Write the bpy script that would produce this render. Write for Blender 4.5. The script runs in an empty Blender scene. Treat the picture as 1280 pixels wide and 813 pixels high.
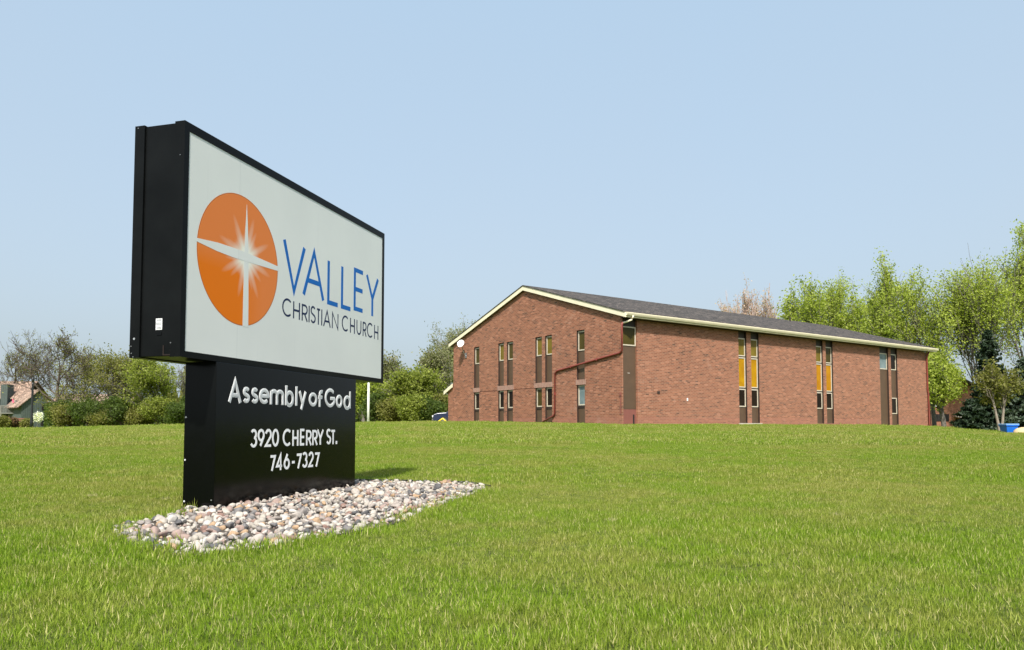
import bpy, bmesh, math, random
import numpy as np
from mathutils import Vector, Matrix

scene = bpy.context.scene
COL = scene.collection
R = math.radians

# ---------------------------------------------------------------- camera
CAMZ = 0.55
cam_d = bpy.data.cameras.new('camera')
cam = bpy.data.objects.new('camera', cam_d)
COL.objects.link(cam)
cam.location = (0, 0, CAMZ)
cam.rotation_euler = (math.pi / 2 + 0.0524, 0, 0)
cam_d.sensor_fit = 'HORIZONTAL'
cam_d.sensor_width = 36
cam_d.lens = 947.4 / 1280 * 36
cam_d.shift_y = 0.0613
cam_d.clip_start = 0.05
cam_d.clip_end = 6000
scene.camera = cam

# ---------------------------------------------------------------- sky and sun
SUN_EL = R(50)
SUN_AZ = Vector((-0.05, -0.998, 0)).normalized()          # where the sun stands, seen from above
SUN = Vector((SUN_AZ.x * math.cos(SUN_EL), SUN_AZ.y * math.cos(SUN_EL), math.sin(SUN_EL)))
world = bpy.data.worlds.new('World')
scene.world = world
world.use_nodes = True
wn = world.node_tree
bg = wn.nodes['Background']
sky = wn.nodes.new('ShaderNodeTexSky')
sky.sky_type = 'NISHITA'
sky.sun_disc = False
sky.sun_elevation = SUN_EL
sky.sun_rotation = math.atan2(SUN_AZ.x, SUN_AZ.y)
sky.altitude = 250
sky.air_density = 1.0
sky.dust_density = 7.5
sky.ozone_density = 2.0
# hazy late-spring air: an even pale veil over the whole dome on top of the clear-sky model
veil = wn.nodes.new('ShaderNodeMix'); veil.data_type = 'RGBA'; veil.blend_type = 'ADD'
veil.inputs[0].default_value = 1.0
vt = wn.nodes.new('ShaderNodeTexCoord'); vz = wn.nodes.new('ShaderNodeTexNoise')
vz.inputs['Scale'].default_value = 2.6; vz.inputs['Detail'].default_value = 5
wn.links.new(vt.outputs['Generated'], vz.inputs['Vector'])
vr = wn.nodes.new('ShaderNodeValToRGB')            # faint unevenness of the high haze, the same all over the dome
vsep = wn.nodes.new('ShaderNodeSeparateXYZ'); wn.links.new(vt.outputs['Generated'], vsep.inputs[0])
vr.color_ramp.elements[0].position = 0.12; vr.color_ramp.elements[0].color = (0.498, 0.588, 0.645, 1)   # thicker, greyer haze low down
vr.color_ramp.elements[1].position = 0.56; vr.color_ramp.elements[1].color = (0.462, 0.618, 0.748, 1)
vm = wn.nodes.new('ShaderNodeMath'); vm.operation = 'MULTIPLY_ADD'; vm.inputs[1].default_value = 0.22
wn.links.new(vz.outputs[0], vm.inputs[0]); wn.links.new(vsep.outputs[2], vm.inputs[2])
vo_ = wn.nodes.new('ShaderNodeMath'); vo_.operation = 'SUBTRACT'; vo_.inputs[1].default_value = 0.11
wn.links.new(vm.outputs[0], vo_.inputs[0]); wn.links.new(vo_.outputs[0], vr.inputs[0])
vs = wn.nodes.new('ShaderNodeMix'); vs.data_type = 'RGBA'; vs.blend_type = 'MULTIPLY'; vs.inputs[0].default_value = 1.0
vs.inputs[7].default_value = (10, 10, 10, 1)
wn.links.new(vr.outputs[0], vs.inputs[6]); wn.links.new(vs.outputs[2], veil.inputs[7])
wn.links.new(sky.outputs[0], veil.inputs[6])
wn.links.new(veil.outputs[2], bg.inputs[0])
bg.inputs[1].default_value = 0.05

sun_d = bpy.data.lights.new('sun', 'SUN')
sun_d.energy = 4.4
sun_d.angle = R(2.5)
sun_d.color = (1.0, 0.955, 0.88)
sun = bpy.data.objects.new('sun', sun_d)
sun.rotation_euler = SUN.to_track_quat('Z', 'Y').to_euler()
sun.location = (-20, -60, 80)
COL.objects.link(sun)

scene.view_settings.view_transform = 'Standard'
scene.view_settings.look = 'None'
scene.view_settings.exposure = 0.75
scene.view_settings.gamma = 1.0
scene.view_settings.use_curve_mapping = False
scene.cycles.use_denoising = True
scene.cycles.max_bounces = 8
scene.cycles.transparent_max_bounces = 16

# ---------------------------------------------------------------- materials
def srgb(r, g, b):
    f = lambda c: (c / 255 / 12.92) if c / 255 <= 0.04045 else ((c / 255 + 0.055) / 1.055) ** 2.4
    return (f(r), f(g), f(b), 1)

class NT:
    """small wrapper to write node trees tersely"""
    def __init__(self, name):
        self.m = bpy.data.materials.new(name)
        self.m.use_nodes = True
        self.t = self.m.node_tree
        self.p = self.t.nodes['Principled BSDF']
        self.out = self.t.nodes['Material Output']
    def n(self, typ, **kw):
        nd = self.t.nodes.new(typ)
        for k, v in kw.items():
            setattr(nd, k, v)
        return nd
    def l(self, a, b):
        self.t.links.new(a, b)
    def val(self, sock, v):
        if isinstance(v, bpy.types.NodeSocket):
            self.l(v, sock)
        else:
            sock.default_value = v
    def math(self, op, a, b=0.0, c=None, clamp=False):
        nd = self.n('ShaderNodeMath', operation=op, use_clamp=clamp)
        self.val(nd.inputs[0], a); self.val(nd.inputs[1], b)
        if c is not None: self.val(nd.inputs[2], c)
        return nd.outputs[0]
    def mix(self, fac, a, b, blend='MIX'):
        nd = self.n('ShaderNodeMix', data_type='RGBA', blend_type=blend)
        self.val(nd.inputs[0], fac); self.val(nd.inputs[6], a); self.val(nd.inputs[7], b)
        return nd.outputs[2]
    def ramp(self, fac, stops, interp='LINEAR'):
        nd = self.n('ShaderNodeValToRGB')
        cr = nd.color_ramp; cr.interpolation = interp
        while len(cr.elements) < len(stops): cr.elements.new(0.5)
        for e, (p, c) in zip(cr.elements, stops):
            e.position = p; e.color = c if len(c) == 4 else (*c, 1)
        self.l(fac, nd.inputs[0])
        return nd.outputs[0]
    def noise(self, vec, scale, detail=3, rough=0.55, out=0):
        nd = self.n('ShaderNodeTexNoise')
        nd.inputs['Scale'].default_value = scale
        nd.inputs['Detail'].default_value = detail
        nd.inputs['Roughness'].default_value = rough
        if vec is not None: self.l(vec, nd.inputs['Vector'])
        return nd.outputs[out]
    def obj(self):
        return self.n('ShaderNodeTexCoord').outputs['Object']
    def pos(self):
        return self.n('ShaderNodeNewGeometry').outputs['Position']
    def bump(self, h, strength=0.3, dist=0.01):
        nd = self.n('ShaderNodeBump')
        nd.inputs['Strength'].default_value = strength
        nd.inputs['Distance'].default_value = dist
        self.l(h, nd.inputs['Height'])
        self.l(nd.outputs[0], self.p.inputs['Normal'])
    def base(self, c): self.val(self.p.inputs['Base Color'], c)
    def rough(self, v): self.val(self.p.inputs['Roughness'], v)

def plain(name, col, rough=0.6, var=0.12, scale=3.0, metal=0.0, spec=0.5, bump=0.0):
    m = NT(name)
    o = m.obj()
    nz = m.noise(o, scale, 5)
    dark = tuple(c * (1 - var) for c in col[:3]) + (1,)
    lite = tuple(min(1, c * (1 + var)) for c in col[:3]) + (1,)
    m.base(m.ramp(nz, [(0.3, dark), (0.7, lite)]))
    rn = m.noise(o, scale * 7, 4)
    m.rough(m.math('ADD', m.math('MULTIPLY', rn, 0.16), rough - 0.08))
    m.p.inputs['Metallic'].default_value = metal
    m.p.inputs['Specular IOR Level'].default_value = spec
    if bump: m.bump(rn, bump, 0.01)
    return m.m

MAT = {}
MAT['black_metal'] = plain('black_metal', (0.005, 0.0056, 0.0058, 1), 0.34, 0.3, 2.5, spec=0.08)
MAT['black_panel'] = plain('black_panel', (0.0022, 0.0026, 0.0026, 1), 0.13, 0.2, 1.5, spec=0.16)
MAT['cream'] = plain('cream_trim', srgb(220, 211, 184), 0.55, 0.06, 2.0)
MAT['frame_white'] = plain('window_frame', srgb(186, 176, 158), 0.45, 0.06, 4.0)
MAT['brown_panel'] = plain('brown_panel', srgb(82, 63, 47), 0.55, 0.1, 3.0)
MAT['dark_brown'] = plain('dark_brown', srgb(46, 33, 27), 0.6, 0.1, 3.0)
MAT['red_paint'] = plain('red_paint', srgb(124, 58, 50), 0.5, 0.12, 3.0)
MAT['red_panel'] = plain('red_panel', srgb(120, 72, 63), 0.6, 0.1, 3.0)
MAT['void'] = plain('slot_void', (0.006, 0.005, 0.005, 1), 0.8)  # near-black colour painted in for the dark inside openings
MAT['concrete'] = plain('concrete', srgb(176, 170, 160), 0.85, 0.15, 6.0, bump=0.3)
MAT['white_paint'] = plain('white_paint', (0.78, 0.78, 0.76, 1), 0.45, 0.06)
MAT['sticker'] = plain('sticker', (0.72, 0.73, 0.74, 1), 0.5, 0.08, 20)
MAT['sticker_print'] = plain('sticker_print', (0.35, 0.36, 0.37, 1), 0.5, 0.2, 60)
MAT['screw'] = plain('screw', (0.6, 0.6, 0.6, 1), 0.3, 0.1, metal=0.8)
MAT['letter_blue'] = plain('letter_blue', srgb(4, 98, 178), 0.45, 0.08, 6, spec=0.2)
MAT['letter_navy'] = plain('letter_navy', srgb(16, 32, 72), 0.45, 0.08, 6, spec=0.2)
MAT['letter_white'] = plain('letter_white', (0.86, 0.86, 0.86, 1), 0.45, 0.04, 6)
MAT['letter_grey'] = plain('letter_grey', (0.58, 0.59, 0.60, 1), 0.4, 0.06, 6)
MAT['edging'] = plain('edging', (0.015, 0.015, 0.015, 1), 0.5)
MAT['soil'] = plain('soil', (0.05, 0.038, 0.028, 1), 0.95, 0.3, 20)
MAT['bark'] = plain('bark', (0.085, 0.066, 0.052, 1), 0.9, 0.3, 6, bump=0.4)
MAT['bark_pale'] = plain('bark_pale', (0.20, 0.17, 0.135, 1), 0.9, 0.25, 6, bump=0.4)
MAT['bark_grey'] = plain('bark_grey', (0.13, 0.115, 0.10, 1), 0.9, 0.25, 6, bump=0.4)
MAT['bark_pink'] = plain('bark_pink', (0.38, 0.28, 0.24, 1), 0.9, 0.2, 6)
MAT['lamp_black'] = plain('lamp_black', (0.012, 0.013, 0.013, 1), 0.4)
MAT['green_siding'] = None
MAT['blue_bin'] = plain('blue_bin', srgb(20, 96, 190), 0.4, 0.08)
MAT['bin_lid'] = plain('bin_lid', srgb(120, 165, 215), 0.4, 0.08)
MAT['tan'] = plain('tan_cover', srgb(190, 168, 128), 0.7, 0.1)
MAT['yellow'] = plain('yellow_plastic', srgb(226, 196, 30), 0.45, 0.1)
MAT['car_blue'] = plain('car_blue', srgb(36, 44, 68), 0.25, 0.05)
MAT['glass_dark'] = plain('glass_dark', (0.012, 0.014, 0.016, 1), 0.08, 0.1)
MAT['tyre'] = plain('tyre', (0.02, 0.02, 0.02, 1), 0.8)
MAT['pink'] = plain('pink_cloth', srgb(224, 90, 120), 0.8)
MAT['deck_wood'] = plain('deck_wood', srgb(104, 104, 98), 0.8, 0.15)
MAT['retaining'] = plain('retaining', srgb(120, 78, 68), 0.85, 0.2, 4)
MAT['steel'] = plain('steel', (0.3, 0.3, 0.3, 1), 0.35, metal=0.8)

def mat_face():
    m = NT('sign_face_white')
    o = m.obj()
    nz = m.noise(o, 1.3, 4)
    c = m.ramp(nz, [(0.3, (0.66, 0.675, 0.655, 1)), (0.7, (0.715, 0.73, 0.705, 1))])
    sep = m.n('ShaderNodeSeparateXYZ'); m.l(o, sep.inputs[0])
    # a faint printed seam between two vinyl sheets, and fine run marks
    seam = m.math('LESS_THAN', m.math('ABSOLUTE', m.math('SUBTRACT', sep.outputs[0], 0.585)), 0.0035)
    st = m.n('ShaderNodeCombineXYZ')
    m.l(m.math('MULTIPLY', sep.outputs[0], 14), st.inputs[0]); m.l(m.math('MULTIPLY', sep.outputs[2], 0.8), st.inputs[2])
    streak = m.noise(st.outputs[0], 1.0, 4)
    c = m.mix(m.math('MULTIPLY', m.math('GREATER_THAN', streak, 0.62), 0.12), c, (0.6, 0.61, 0.6, 1))
    c = m.mix(m.math('MULTIPLY', seam, 0.25), c, (0.45, 0.46, 0.46, 1))
    m.base(c); m.rough(0.28); m.p.inputs['Specular IOR Level'].default_value = 0.3
    return m.m
MAT['face'] = mat_face()

def mat_orange():
    """printed orange disc with a pale star burst round the middle of the cross"""
    m = NT('logo_orange')
    o = m.obj()
    s = m.n('ShaderNodeSeparateXYZ'); m.l(o, s.inputs[0])
    x, z = s.outputs[0], s.outputs[2]
    r = m.math('SQRT', m.math('ADD', m.math('MULTIPLY', x, x), m.math('MULTIPLY', z, z)))
    a = m.math('ARCTAN2', z, x)
    ray1 = m.math('POWER', m.math('ABSOLUTE', m.math('COSINE', m.math('ADD', m.math('MULTIPLY', a, 5.5), 0.5))), 5.0)
    ray2 = m.math('POWER', m.math('ABSOLUTE', m.math('COSINE', m.math('ADD', m.math('MULTIPLY', a, 4.0), 1.1))), 7.0)
    rays = m.math('MAXIMUM', m.math('MULTIPLY', ray1, 0.55), ray2)
    reach = m.math('ADD', 0.15, m.math('MULTIPLY', rays, 0.17))
    g = m.math('SUBTRACT', 1.0, m.math('DIVIDE', r, reach), clamp=True)
    core = m.math('POWER', m.math('SUBTRACT', 1.0, m.math('DIVIDE', r, 0.17), clamp=True), 1.2)
    glow = m.math('MULTIPLY', m.math('ADD', m.math('MULTIPLY', m.math('POWER', g, 0.9), 0.6), core), 1.0, clamp=True)
    deep = m.math('MULTIPLY', m.math('MULTIPLY', m.math('ADD', m.math('MULTIPLY', z, -7.0), 0.0), 1.0, clamp=True),
                  m.math('ADD', m.math('MULTIPLY', x, -3.5), 0.75, clamp=True), clamp=True)
    c = m.mix(deep, (0.72, 0.205, 0.046, 1), (0.74, 0.170, 0.0008, 1))
    c = m.mix(glow, c, (0.80, 0.79, 0.70, 1))
    dx = m.math('ADD', x, 0.063); dz = m.math('ADD', z, 0.034)
    rd = m.math('SQRT', m.math('ADD', m.math('MULTIPLY', dx, dx), m.math('MULTIPLY', dz, dz)))
    c = m.mix(m.math('MULTIPLY', m.math('GREATER_THAN', rd, 0.461), 0.5), c, (0.25, 0.08, 0.02, 1))
    m.base(c); m.rough(0.4); m.p.inputs['Specular IOR Level'].default_value = 0.12
    return m.m
MAT['orange'] = mat_orange()

def mat_brick(name='brick_wall', hue=1.0):
    m = NT(name)
    o = m.obj()
    s = m.n('ShaderNodeSeparateXYZ'); m.l(o, s.inputs[0])
    v = m.n('ShaderNodeCombineXYZ')
    m.l(m.math('ADD', s.outputs[0], s.outputs[1]), v.inputs[0]); m.l(s.outputs[2], v.inputs[1])
    b = m.n('ShaderNodeTexBrick')
    m.l(v.outputs[0], b.inputs['Vector'])
    b.offset = 0.5
    b.inputs['Scale'].default_value = 1.0
    b.inputs['Brick Width'].default_value = 0.245
    b.inputs['Row Height'].default_value = 0.078
    b.inputs['Mortar Size'].default_value = 0.008
    b.inputs['Mortar Smooth'].default_value = 0.1
    b.inputs['Bias'].default_value = 0.0
    b.inputs['Color1'].default_value = (0, 0, 0, 1)
    b.inputs['Color2'].default_value = (1, 1, 1, 1)
    b.inputs['Mortar'].default_value = (0.5, 0.5, 0.5, 1)
    tone = m.ramp(b.outputs['Color'], [(0.0, (0.069, 0.026, 0.0147, 1)), (0.05, (0.142, 0.048, 0.0258, 1)), (0.30, (0.201, 0.069, 0.0350, 1)), (0.60, (0.240, 0.084, 0.0432, 1)),
                                        (0.88, (0.279, 0.104, 0.0552, 1)), (1.0, (0.363, 0.153, 0.0902, 1))])
    big = m.noise(o, 0.35, 4)
    tone = m.mix(m.math('MULTIPLY', m.ramp(big, [(0.4, (0, 0, 0, 1)), (0.7, (1, 1, 1, 1))]), 0.25), tone, (0.27, 0.118, 0.075, 1))
    fine = m.noise(o, 30, 3)
    tone = m.mix(0.25, tone, m.mix(1.0, tone, m.ramp(fine, [(0.3, (0.55, 0.55, 0.55, 1)), (0.7, (1.3, 1.3, 1.3, 1))]), 'MULTIPLY'))
    # weathering: streaky bands of courses, patches that were repointed
    st = m.n('ShaderNodeCombineXYZ')
    m.l(m.math('MULTIPLY', m.math('ADD', s.outputs[0], s.outputs[1]), 1.6), st.inputs[0]); m.l(m.math('MULTIPLY', s.outputs[2], 12.0), st.inputs[1])
    streak = m.noise(st.outputs[0], 1.0, 4)
    tone = m.mix(m.math('MULTIPLY', m.ramp(streak, [(0.5, (0, 0, 0, 1)), (0.68, (1, 1, 1, 1))]), 0.14), tone, (0.12, 0.046, 0.028, 1))
    c = m.mix(b.outputs['Fac'], tone, (0.315, 0.200, 0.135, 1))
    # lowest courses were relaid in a pinker brick; pale salt bloom in a few patches
    low = m.math('LESS_THAN', m.math('ADD', s.outputs[2], m.math('MULTIPLY', big, 0.25)), 1.22)
    c = m.mix(m.math('MULTIPLY', low, 0.40), c, (0.30, 0.125, 0.085, 1))
    salt = m.ramp(m.noise(o, 0.9, 5, 0.65), [(0.60, (0, 0, 0, 1)), (0.74, (1, 1, 1, 1))])
    c = m.mix(m.math('MULTIPLY', salt, 0.22), c, (0.42, 0.34, 0.28, 1))
    m.base(c); m.rough(0.85)
    h = m.math('SUBTRACT', 1.0, b.outputs['Fac'])
    m.bump(m.math('ADD', h, m.math('MULTIPLY', fine, 0.3)), 0.5, 0.008)
    return m.m
MAT['brick'] = mat_brick()
def mat_lintel():
    m = NT('brick_lintel')
    o = m.obj()
    w = m.n('ShaderNodeTexWave', wave_type='BANDS', bands_direction='Y')
    m.l(o, w.inputs[0]); w.inputs['Scale'].default_value = 2.2
    nz = m.noise(o, 9, 3)
    c = m.ramp(nz, [(0.3, (0.22, 0.115, 0.085, 1)), (0.7, (0.34, 0.20, 0.155, 1))])
    c = m.mix(m.math('MULTIPLY', m.math('GREATER_THAN', w.outputs[1], 0.9), 0.5), c, (0.35, 0.28, 0.24, 1))
    m.base(c); m.rough(0.85)
    return m.m
MAT['lintel'] = mat_lintel()

def mat_shingle(name, c1, c2, c3, ax=0, ay=1, sx=1.0):
    m = NT(name)
    o = m.obj()
    s = m.n('ShaderNodeSeparateXYZ'); m.l(o, s.inputs[0])
    v = m.n('ShaderNodeCombineXYZ')
    m.l(s.outputs[ax], v.inputs[0]); m.l(s.outputs[ay], v.inputs[1])
    b = m.n('ShaderNodeTexBrick')
    m.l(v.outputs[0], b.inputs['Vector'])
    b.inputs['Scale'].default_value = 1.0
    b.inputs['Brick Width'].default_value = 0.30 * sx
    b.inputs['Row Height'].default_value = 0.14 * sx
    b.inputs['Mortar Size'].default_value = 0.009
    b.inputs['Color1'].default_value = (0, 0, 0, 1); b.inputs['Color2'].default_value = (1, 1, 1, 1)
    tone = m.ramp(b.outputs['Color'], [(0.0, c1), (0.5, c2), (1.0, c3)])
    gr = m.noise(o, 60, 3)
    tone = m.mix(0.6, tone, m.mix(1.0, tone, m.ramp(gr, [(0.3, (0.4, 0.4, 0.4, 1)), (0.7, (1.5, 1.5, 1.5, 1))]), 'MULTIPLY'))
    sp = m.noise(o, 5.5, 2)
    tone = m.mix(0.75, tone, m.mix(1.0, tone, m.ramp(sp, [(0.40, (0.3, 0.3, 0.3, 1)), (0.60, (1.9, 1.8, 1.7, 1))]), 'MULTIPLY'))
    big = m.noise(o, 0.8, 4)
    tone = m.mix(0.5, tone, m.mix(1.0, tone, m.ramp(big, [(0.3, (0.7, 0.7, 0.7, 1)), (0.7, (1.25, 1.25, 1.25, 1))]), 'MULTIPLY'))
    c = m.mix(b.outputs['Fac'], tone, tuple(x * 0.4 for x in c1[:3]) + (1,))
    m.base(c); m.rough(0.95)
    m.bump(m.math('ADD', m.math('SUBTRACT', 1.0, b.outputs['Fac']), m.math('MULTIPLY', gr, 0.5)), 0.6, 0.012)
    return m.m
MAT['shingle'] = mat_shingle('roof_shingle', (0.018, 0.015, 0.0135, 1), (0.043, 0.036, 0.032, 1), (0.088, 0.074, 0.066, 1))
MAT['shingle_pink'] = mat_shingle('house_shingle', (0.17, 0.115, 0.088, 1), (0.225, 0.160, 0.125, 1), (0.29, 0.215, 0.17, 1), sx=2.0)

def mat_siding():
    m = NT('green_siding')
    o = m.obj()
    s = m.n('ShaderNodeSeparateXYZ'); m.l(o, s.inputs[0])
    band = m.math('FRACT', m.math('MULTIPLY', s.outputs[0], 3.3))
    nz = m.noise(o, 2, 4)
    c = m.ramp(nz, [(0.3, (0.045, 0.062, 0.056, 1)), (0.7, (0.065, 0.085, 0.077, 1))])
    c = m.mix(m.math('LESS_THAN', band, 0.13), c, (0.02, 0.026, 0.024, 1))
    m.base(c); m.rough(0.8)
    return m.m
MAT['green_siding'] = mat_siding()

def mat_glass(name, c1, c2, rough=0.12, vert=True):
    """stained / tinted window pane: colour varies gently from pane to pane"""
    m = NT(name)
    o = m.obj()
    nz = m.noise(o, 1.7, 3)
    m.base(m.ramp(nz, [(0.35, c1), (0.65, c2)]))
    m.rough(rough)
    m.p.inputs['Specular IOR Level'].default_value = 0.12
    return m.m
MAT['pane_amber'] = mat_glass('pane_amber', (0.31, 0.150, 0.002, 1), (0.40, 0.215, 0.003, 1))
MAT['pane_orange'] = mat_glass('pane_orange', (0.33, 0.14, 0.003, 1), (0.40, 0.19, 0.005, 1))
MAT['pane_olive'] = mat_glass('pane_olive', (0.12, 0.085, 0.012, 1), (0.17, 0.125, 0.018, 1))
MAT['pane_dolive'] = mat_glass('pane_dark_olive', (0.046, 0.036, 0.008, 1), (0.065, 0.05, 0.011, 1))
MAT['pane_dark'] = mat_glass('pane_dark', (0.008, 0.005, 0.002, 1), (0.018, 0.011, 0.004, 1))
MAT['pane_blue'] = mat_glass('pane_blue', (0.12, 0.165, 0.17, 1), (0.20, 0.25, 0.26, 1))

def mat_stone(name, island):
    m = NT(name)
    if island: rnd = m.n('ShaderNodeNewGeometry').outputs['Random Per Island']
    else: rnd = m.n('ShaderNodeObjectInfo').outputs['Random']
    c = m.ramp(rnd, [(0.0, (0.316, 0.288, 0.2483, 1)), (0.14, (0.392, 0.356, 0.3104, 1)), (0.30, (0.266, 0.231, 0.2050, 1)), (0.40, (0.304, 0.206, 0.1242, 1)),
                     (0.48, (0.145, 0.137, 0.1363, 1)), (0.58, (0.348, 0.312, 0.2793, 1)), (0.68, (0.266, 0.194, 0.1674, 1)), (0.76, (0.418, 0.394, 0.3602, 1)),
                     (0.86, (0.076, 0.075, 0.0781, 1)), (0.91, (0.203, 0.181, 0.1674, 1)), (0.97, (0.190, 0.116, 0.0931, 1))], 'CONSTANT')
    o = m.pos()
    n1 = m.noise(o, 55, 5); n2 = m.noise(o, 400, 3)
    c = m.mix(0.55, c, m.mix(1.0, c, m.ramp(n1, [(0.3, (0.6, 0.58, 0.56, 1)), (0.7, (1.3, 1.3, 1.28, 1))]), 'MULTIPLY'))
    c = m.mix(0.4, c, m.mix(1.0, c, m.ramp(n2, [(0.35, (0.6, 0.6, 0.6, 1)), (0.65, (1.3, 1.3, 1.3, 1))]), 'MULTIPLY'))
    m.base(c); m.rough(0.8)
    m.bump(m.math('ADD', n1, m.math('MULTIPLY', n2, 0.3)), 0.4, 0.006)
    return m.m
MAT['stone'] = mat_stone('river_stone', False)
MAT['stone_mass'] = mat_stone('river_stone_mass', True)

def mat_leaf(name, c1, c2, c3, trans=0.45):
    m = NT(name)
    rnd = m.n('ShaderNodeAttribute', attribute_name='tint').outputs['Fac']
    c = m.ramp(rnd, [(0.0, c1), (0.5, c2), (1.0, c3)])
    m.base(c); m.rough(0.6)
    m.p.inputs['Specular IOR Level'].default_value = 0.25
    t = m.n('ShaderNodeBsdfTranslucent'); m.l(m.mix(1.0, c, (1.35, 1.45, 0.6, 1), 'MULTIPLY'), t.inputs[0])
    mx = m.n('ShaderNodeMixShader'); mx.inputs[0].default_value = trans
    m.l(m.p.outputs[0], mx.inputs[1]); m.l(t.outputs[0], mx.inputs[2])
    m.l(mx.outputs[0], m.out.inputs[0])
    return m.m
MAT['leaf_olive'] = mat_leaf('leaf_olive', (0.107, 0.112, 0.028, 1), (0.175, 0.175, 0.045, 1), (0.259, 0.254, 0.079, 1))
MAT['leaf_green'] = mat_leaf('leaf_green', (0.121, 0.149, 0.0253, 1), (0.201, 0.236, 0.0414, 1), (0.310, 0.339, 0.0747, 1))
MAT['leaf_bright'] = mat_leaf('leaf_bright', (0.181, 0.227, 0.0344, 1), (0.294, 0.349, 0.0562, 1), (0.425, 0.476, 0.1094, 1))
MAT['leaf_grey'] = mat_leaf('leaf_grey', (0.121, 0.133, 0.060, 1), (0.199, 0.204, 0.099, 1), (0.312, 0.306, 0.170, 1))
MAT['leaf_deep'] = mat_leaf('leaf_deep', (0.046, 0.072, 0.016, 1), (0.078, 0.115, 0.024, 1), (0.122, 0.168, 0.035, 1))  # deep green; the less-lit look of the brush is put into the colour
MAT['leaf_pink'] = mat_leaf('leaf_pink', (0.38, 0.27, 0.22, 1), (0.48, 0.36, 0.30, 1), (0.56, 0.45, 0.36, 1))
MAT['needle'] = mat_leaf('needle', (0.012, 0.024, 0.012, 1), (0.020, 0.038, 0.018, 1), (0.035, 0.058, 0.026, 1), 0.15)
MAT['needle_blue'] = mat_leaf('needle_blue', (0.03, 0.05, 0.03, 1), (0.055, 0.08, 0.05, 1), (0.09, 0.12, 0.08, 1), 0.15)
MAT['blossom'] = mat_leaf('blossom', (0.6, 0.62, 0.5, 1), (0.75, 0.75, 0.68, 1), (0.82, 0.82, 0.78, 1), 0.3)
MAT['leaf_red'] = mat_leaf('leaf_red', (0.10, 0.05, 0.03, 1), (0.13, 0.075, 0.035, 1), (0.16, 0.11, 0.05, 1), 0.3)

def grass_colour(m, rnd):
    p = m.pos()
    n1 = m.noise(p, 0.45, 4); n2 = m.noise(p, 2.2, 4)
    n0 = m.noise(p, 0.13, 3)
    patch = m.math('ADD', m.math('ADD', m.math('MULTIPLY', n1, 0.4), m.math('MULTIPLY', n2, 0.3)), m.math('MULTIPLY', n0, 0.3))
    green = m.ramp(rnd, [(0.0, (0.061, 0.115, 0.0058, 1)), (0.4, (0.135, 0.217, 0.0130, 1)), (1.0, (0.278, 0.363, 0.0396, 1))])
    dry = m.ramp(rnd, [(0.0, (0.102, 0.122, 0.0140, 1)), (0.4, (0.211, 0.226, 0.0389, 1)), (1.0, (0.404, 0.385, 0.1244, 1))])
    f = m.ramp(patch, [(0.45, (0.0, 0.0, 0.0, 1)), (0.57, (0.92, 0.92, 0.92, 1))])
    return m.mix(f, green, dry), p

def mat_grass():
    m = NT('grass_blades')
    at = m.n('ShaderNodeAttribute', attribute_name='tint').outputs['Fac']
    ob = m.n('ShaderNodeObjectInfo').outputs['Random']
    rnd = m.math('ADD', m.math('MULTIPLY', at, 0.7), m.math('MULTIPLY', ob, 0.3))
    c, p = grass_colour(m, rnd)
    straw = m.math('GREATER_THAN', at, 0.90)
    c = m.mix(m.math('MULTIPLY', straw, 0.75), c, (0.50, 0.44, 0.22, 1))
    # a few small dead tufts
    vo = m.n('ShaderNodeTexVoronoi'); m.l(p, vo.inputs['Vector']); vo.inputs['Scale'].default_value = 1.3
    vo.inputs['Randomness'].default_value = 1.0
    n3 = m.noise(p, 14, 2)
    spot = m.math('LESS_THAN', m.math('ADD', vo.outputs['Distance'], m.math('MULTIPLY', n3, 0.09)), 0.10)
    c = m.mix(m.math('MULTIPLY', spot, 0.75), c, (0.44, 0.38, 0.23, 1))
    m.base(c); m.rough(0.55)
    m.p.inputs['Specular IOR Level'].default_value = 0.15
    t = m.n('ShaderNodeBsdfTranslucent'); m.l(m.mix(1.0, c, (1.2, 1.35, 0.55, 1), 'MULTIPLY'), t.inputs[0])
    mx = m.n('ShaderNodeMixShader'); mx.inputs[0].default_value = 0.28
    m.l(m.p.outputs[0], mx.inputs[1]); m.l(t.outputs[0], mx.inputs[2])
    m.l(mx.outputs[0], m.out.inputs[0])
    return m.m
MAT['grass'] = mat_grass()

def mat_ground():
    m = NT('lawn_ground')
    p = m.pos()
    c, p = grass_colour(m, m.noise(p, 9, 4))
    near = m.noise(p, 25, 4)
    soil = m.ramp(near, [(0.35, (0.035, 0.045, 0.012, 1)), (0.65, (0.10, 0.13, 0.025, 1))])
    s = m.n('ShaderNodeSeparateXYZ'); m.l(p, s.inputs[0])
    far = m.math('DIVIDE', m.math('SUBTRACT', s.outputs[1], 25.0), 35.0, clamp=True)
    m.base(m.mix(far, soil, c)); m.rough(1.0); m.p.inputs['Specular IOR Level'].default_value = 0.05
    m.bump(near, 0.5, 0.03)
    return m.m
MAT['ground'] = mat_ground()

# ---------------------------------------------------------------- object helpers
def tag(o, label=None, cat=None, group=None, kind=None):
    if label: o['label'] = label
    if cat: o['category'] = cat
    if group: o['group'] = group
    if kind: o['kind'] = kind
    return o

def empty(name, loc=(0, 0, 0), rz=0.0, parent=None):
    o = bpy.data.objects.new(name, None)
    o.empty_display_size = 0.3
    o.location = loc; o.rotation_euler = (0, 0, rz)
    o.parent = parent
    COL.objects.link(o)
    return o

def mesh_obj(name, me, mat=None, parent=None, loc=(0, 0, 0), rz=0.0):
    o = bpy.data.objects.new(name, me)
    if mat is not None and not me.materials: me.materials.append(MAT[mat] if isinstance(mat, str) else mat)
    o.location = loc; o.rotation_euler = (0, 0, rz)
    o.parent = parent
    COL.objects.link(o)
    return o

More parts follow.
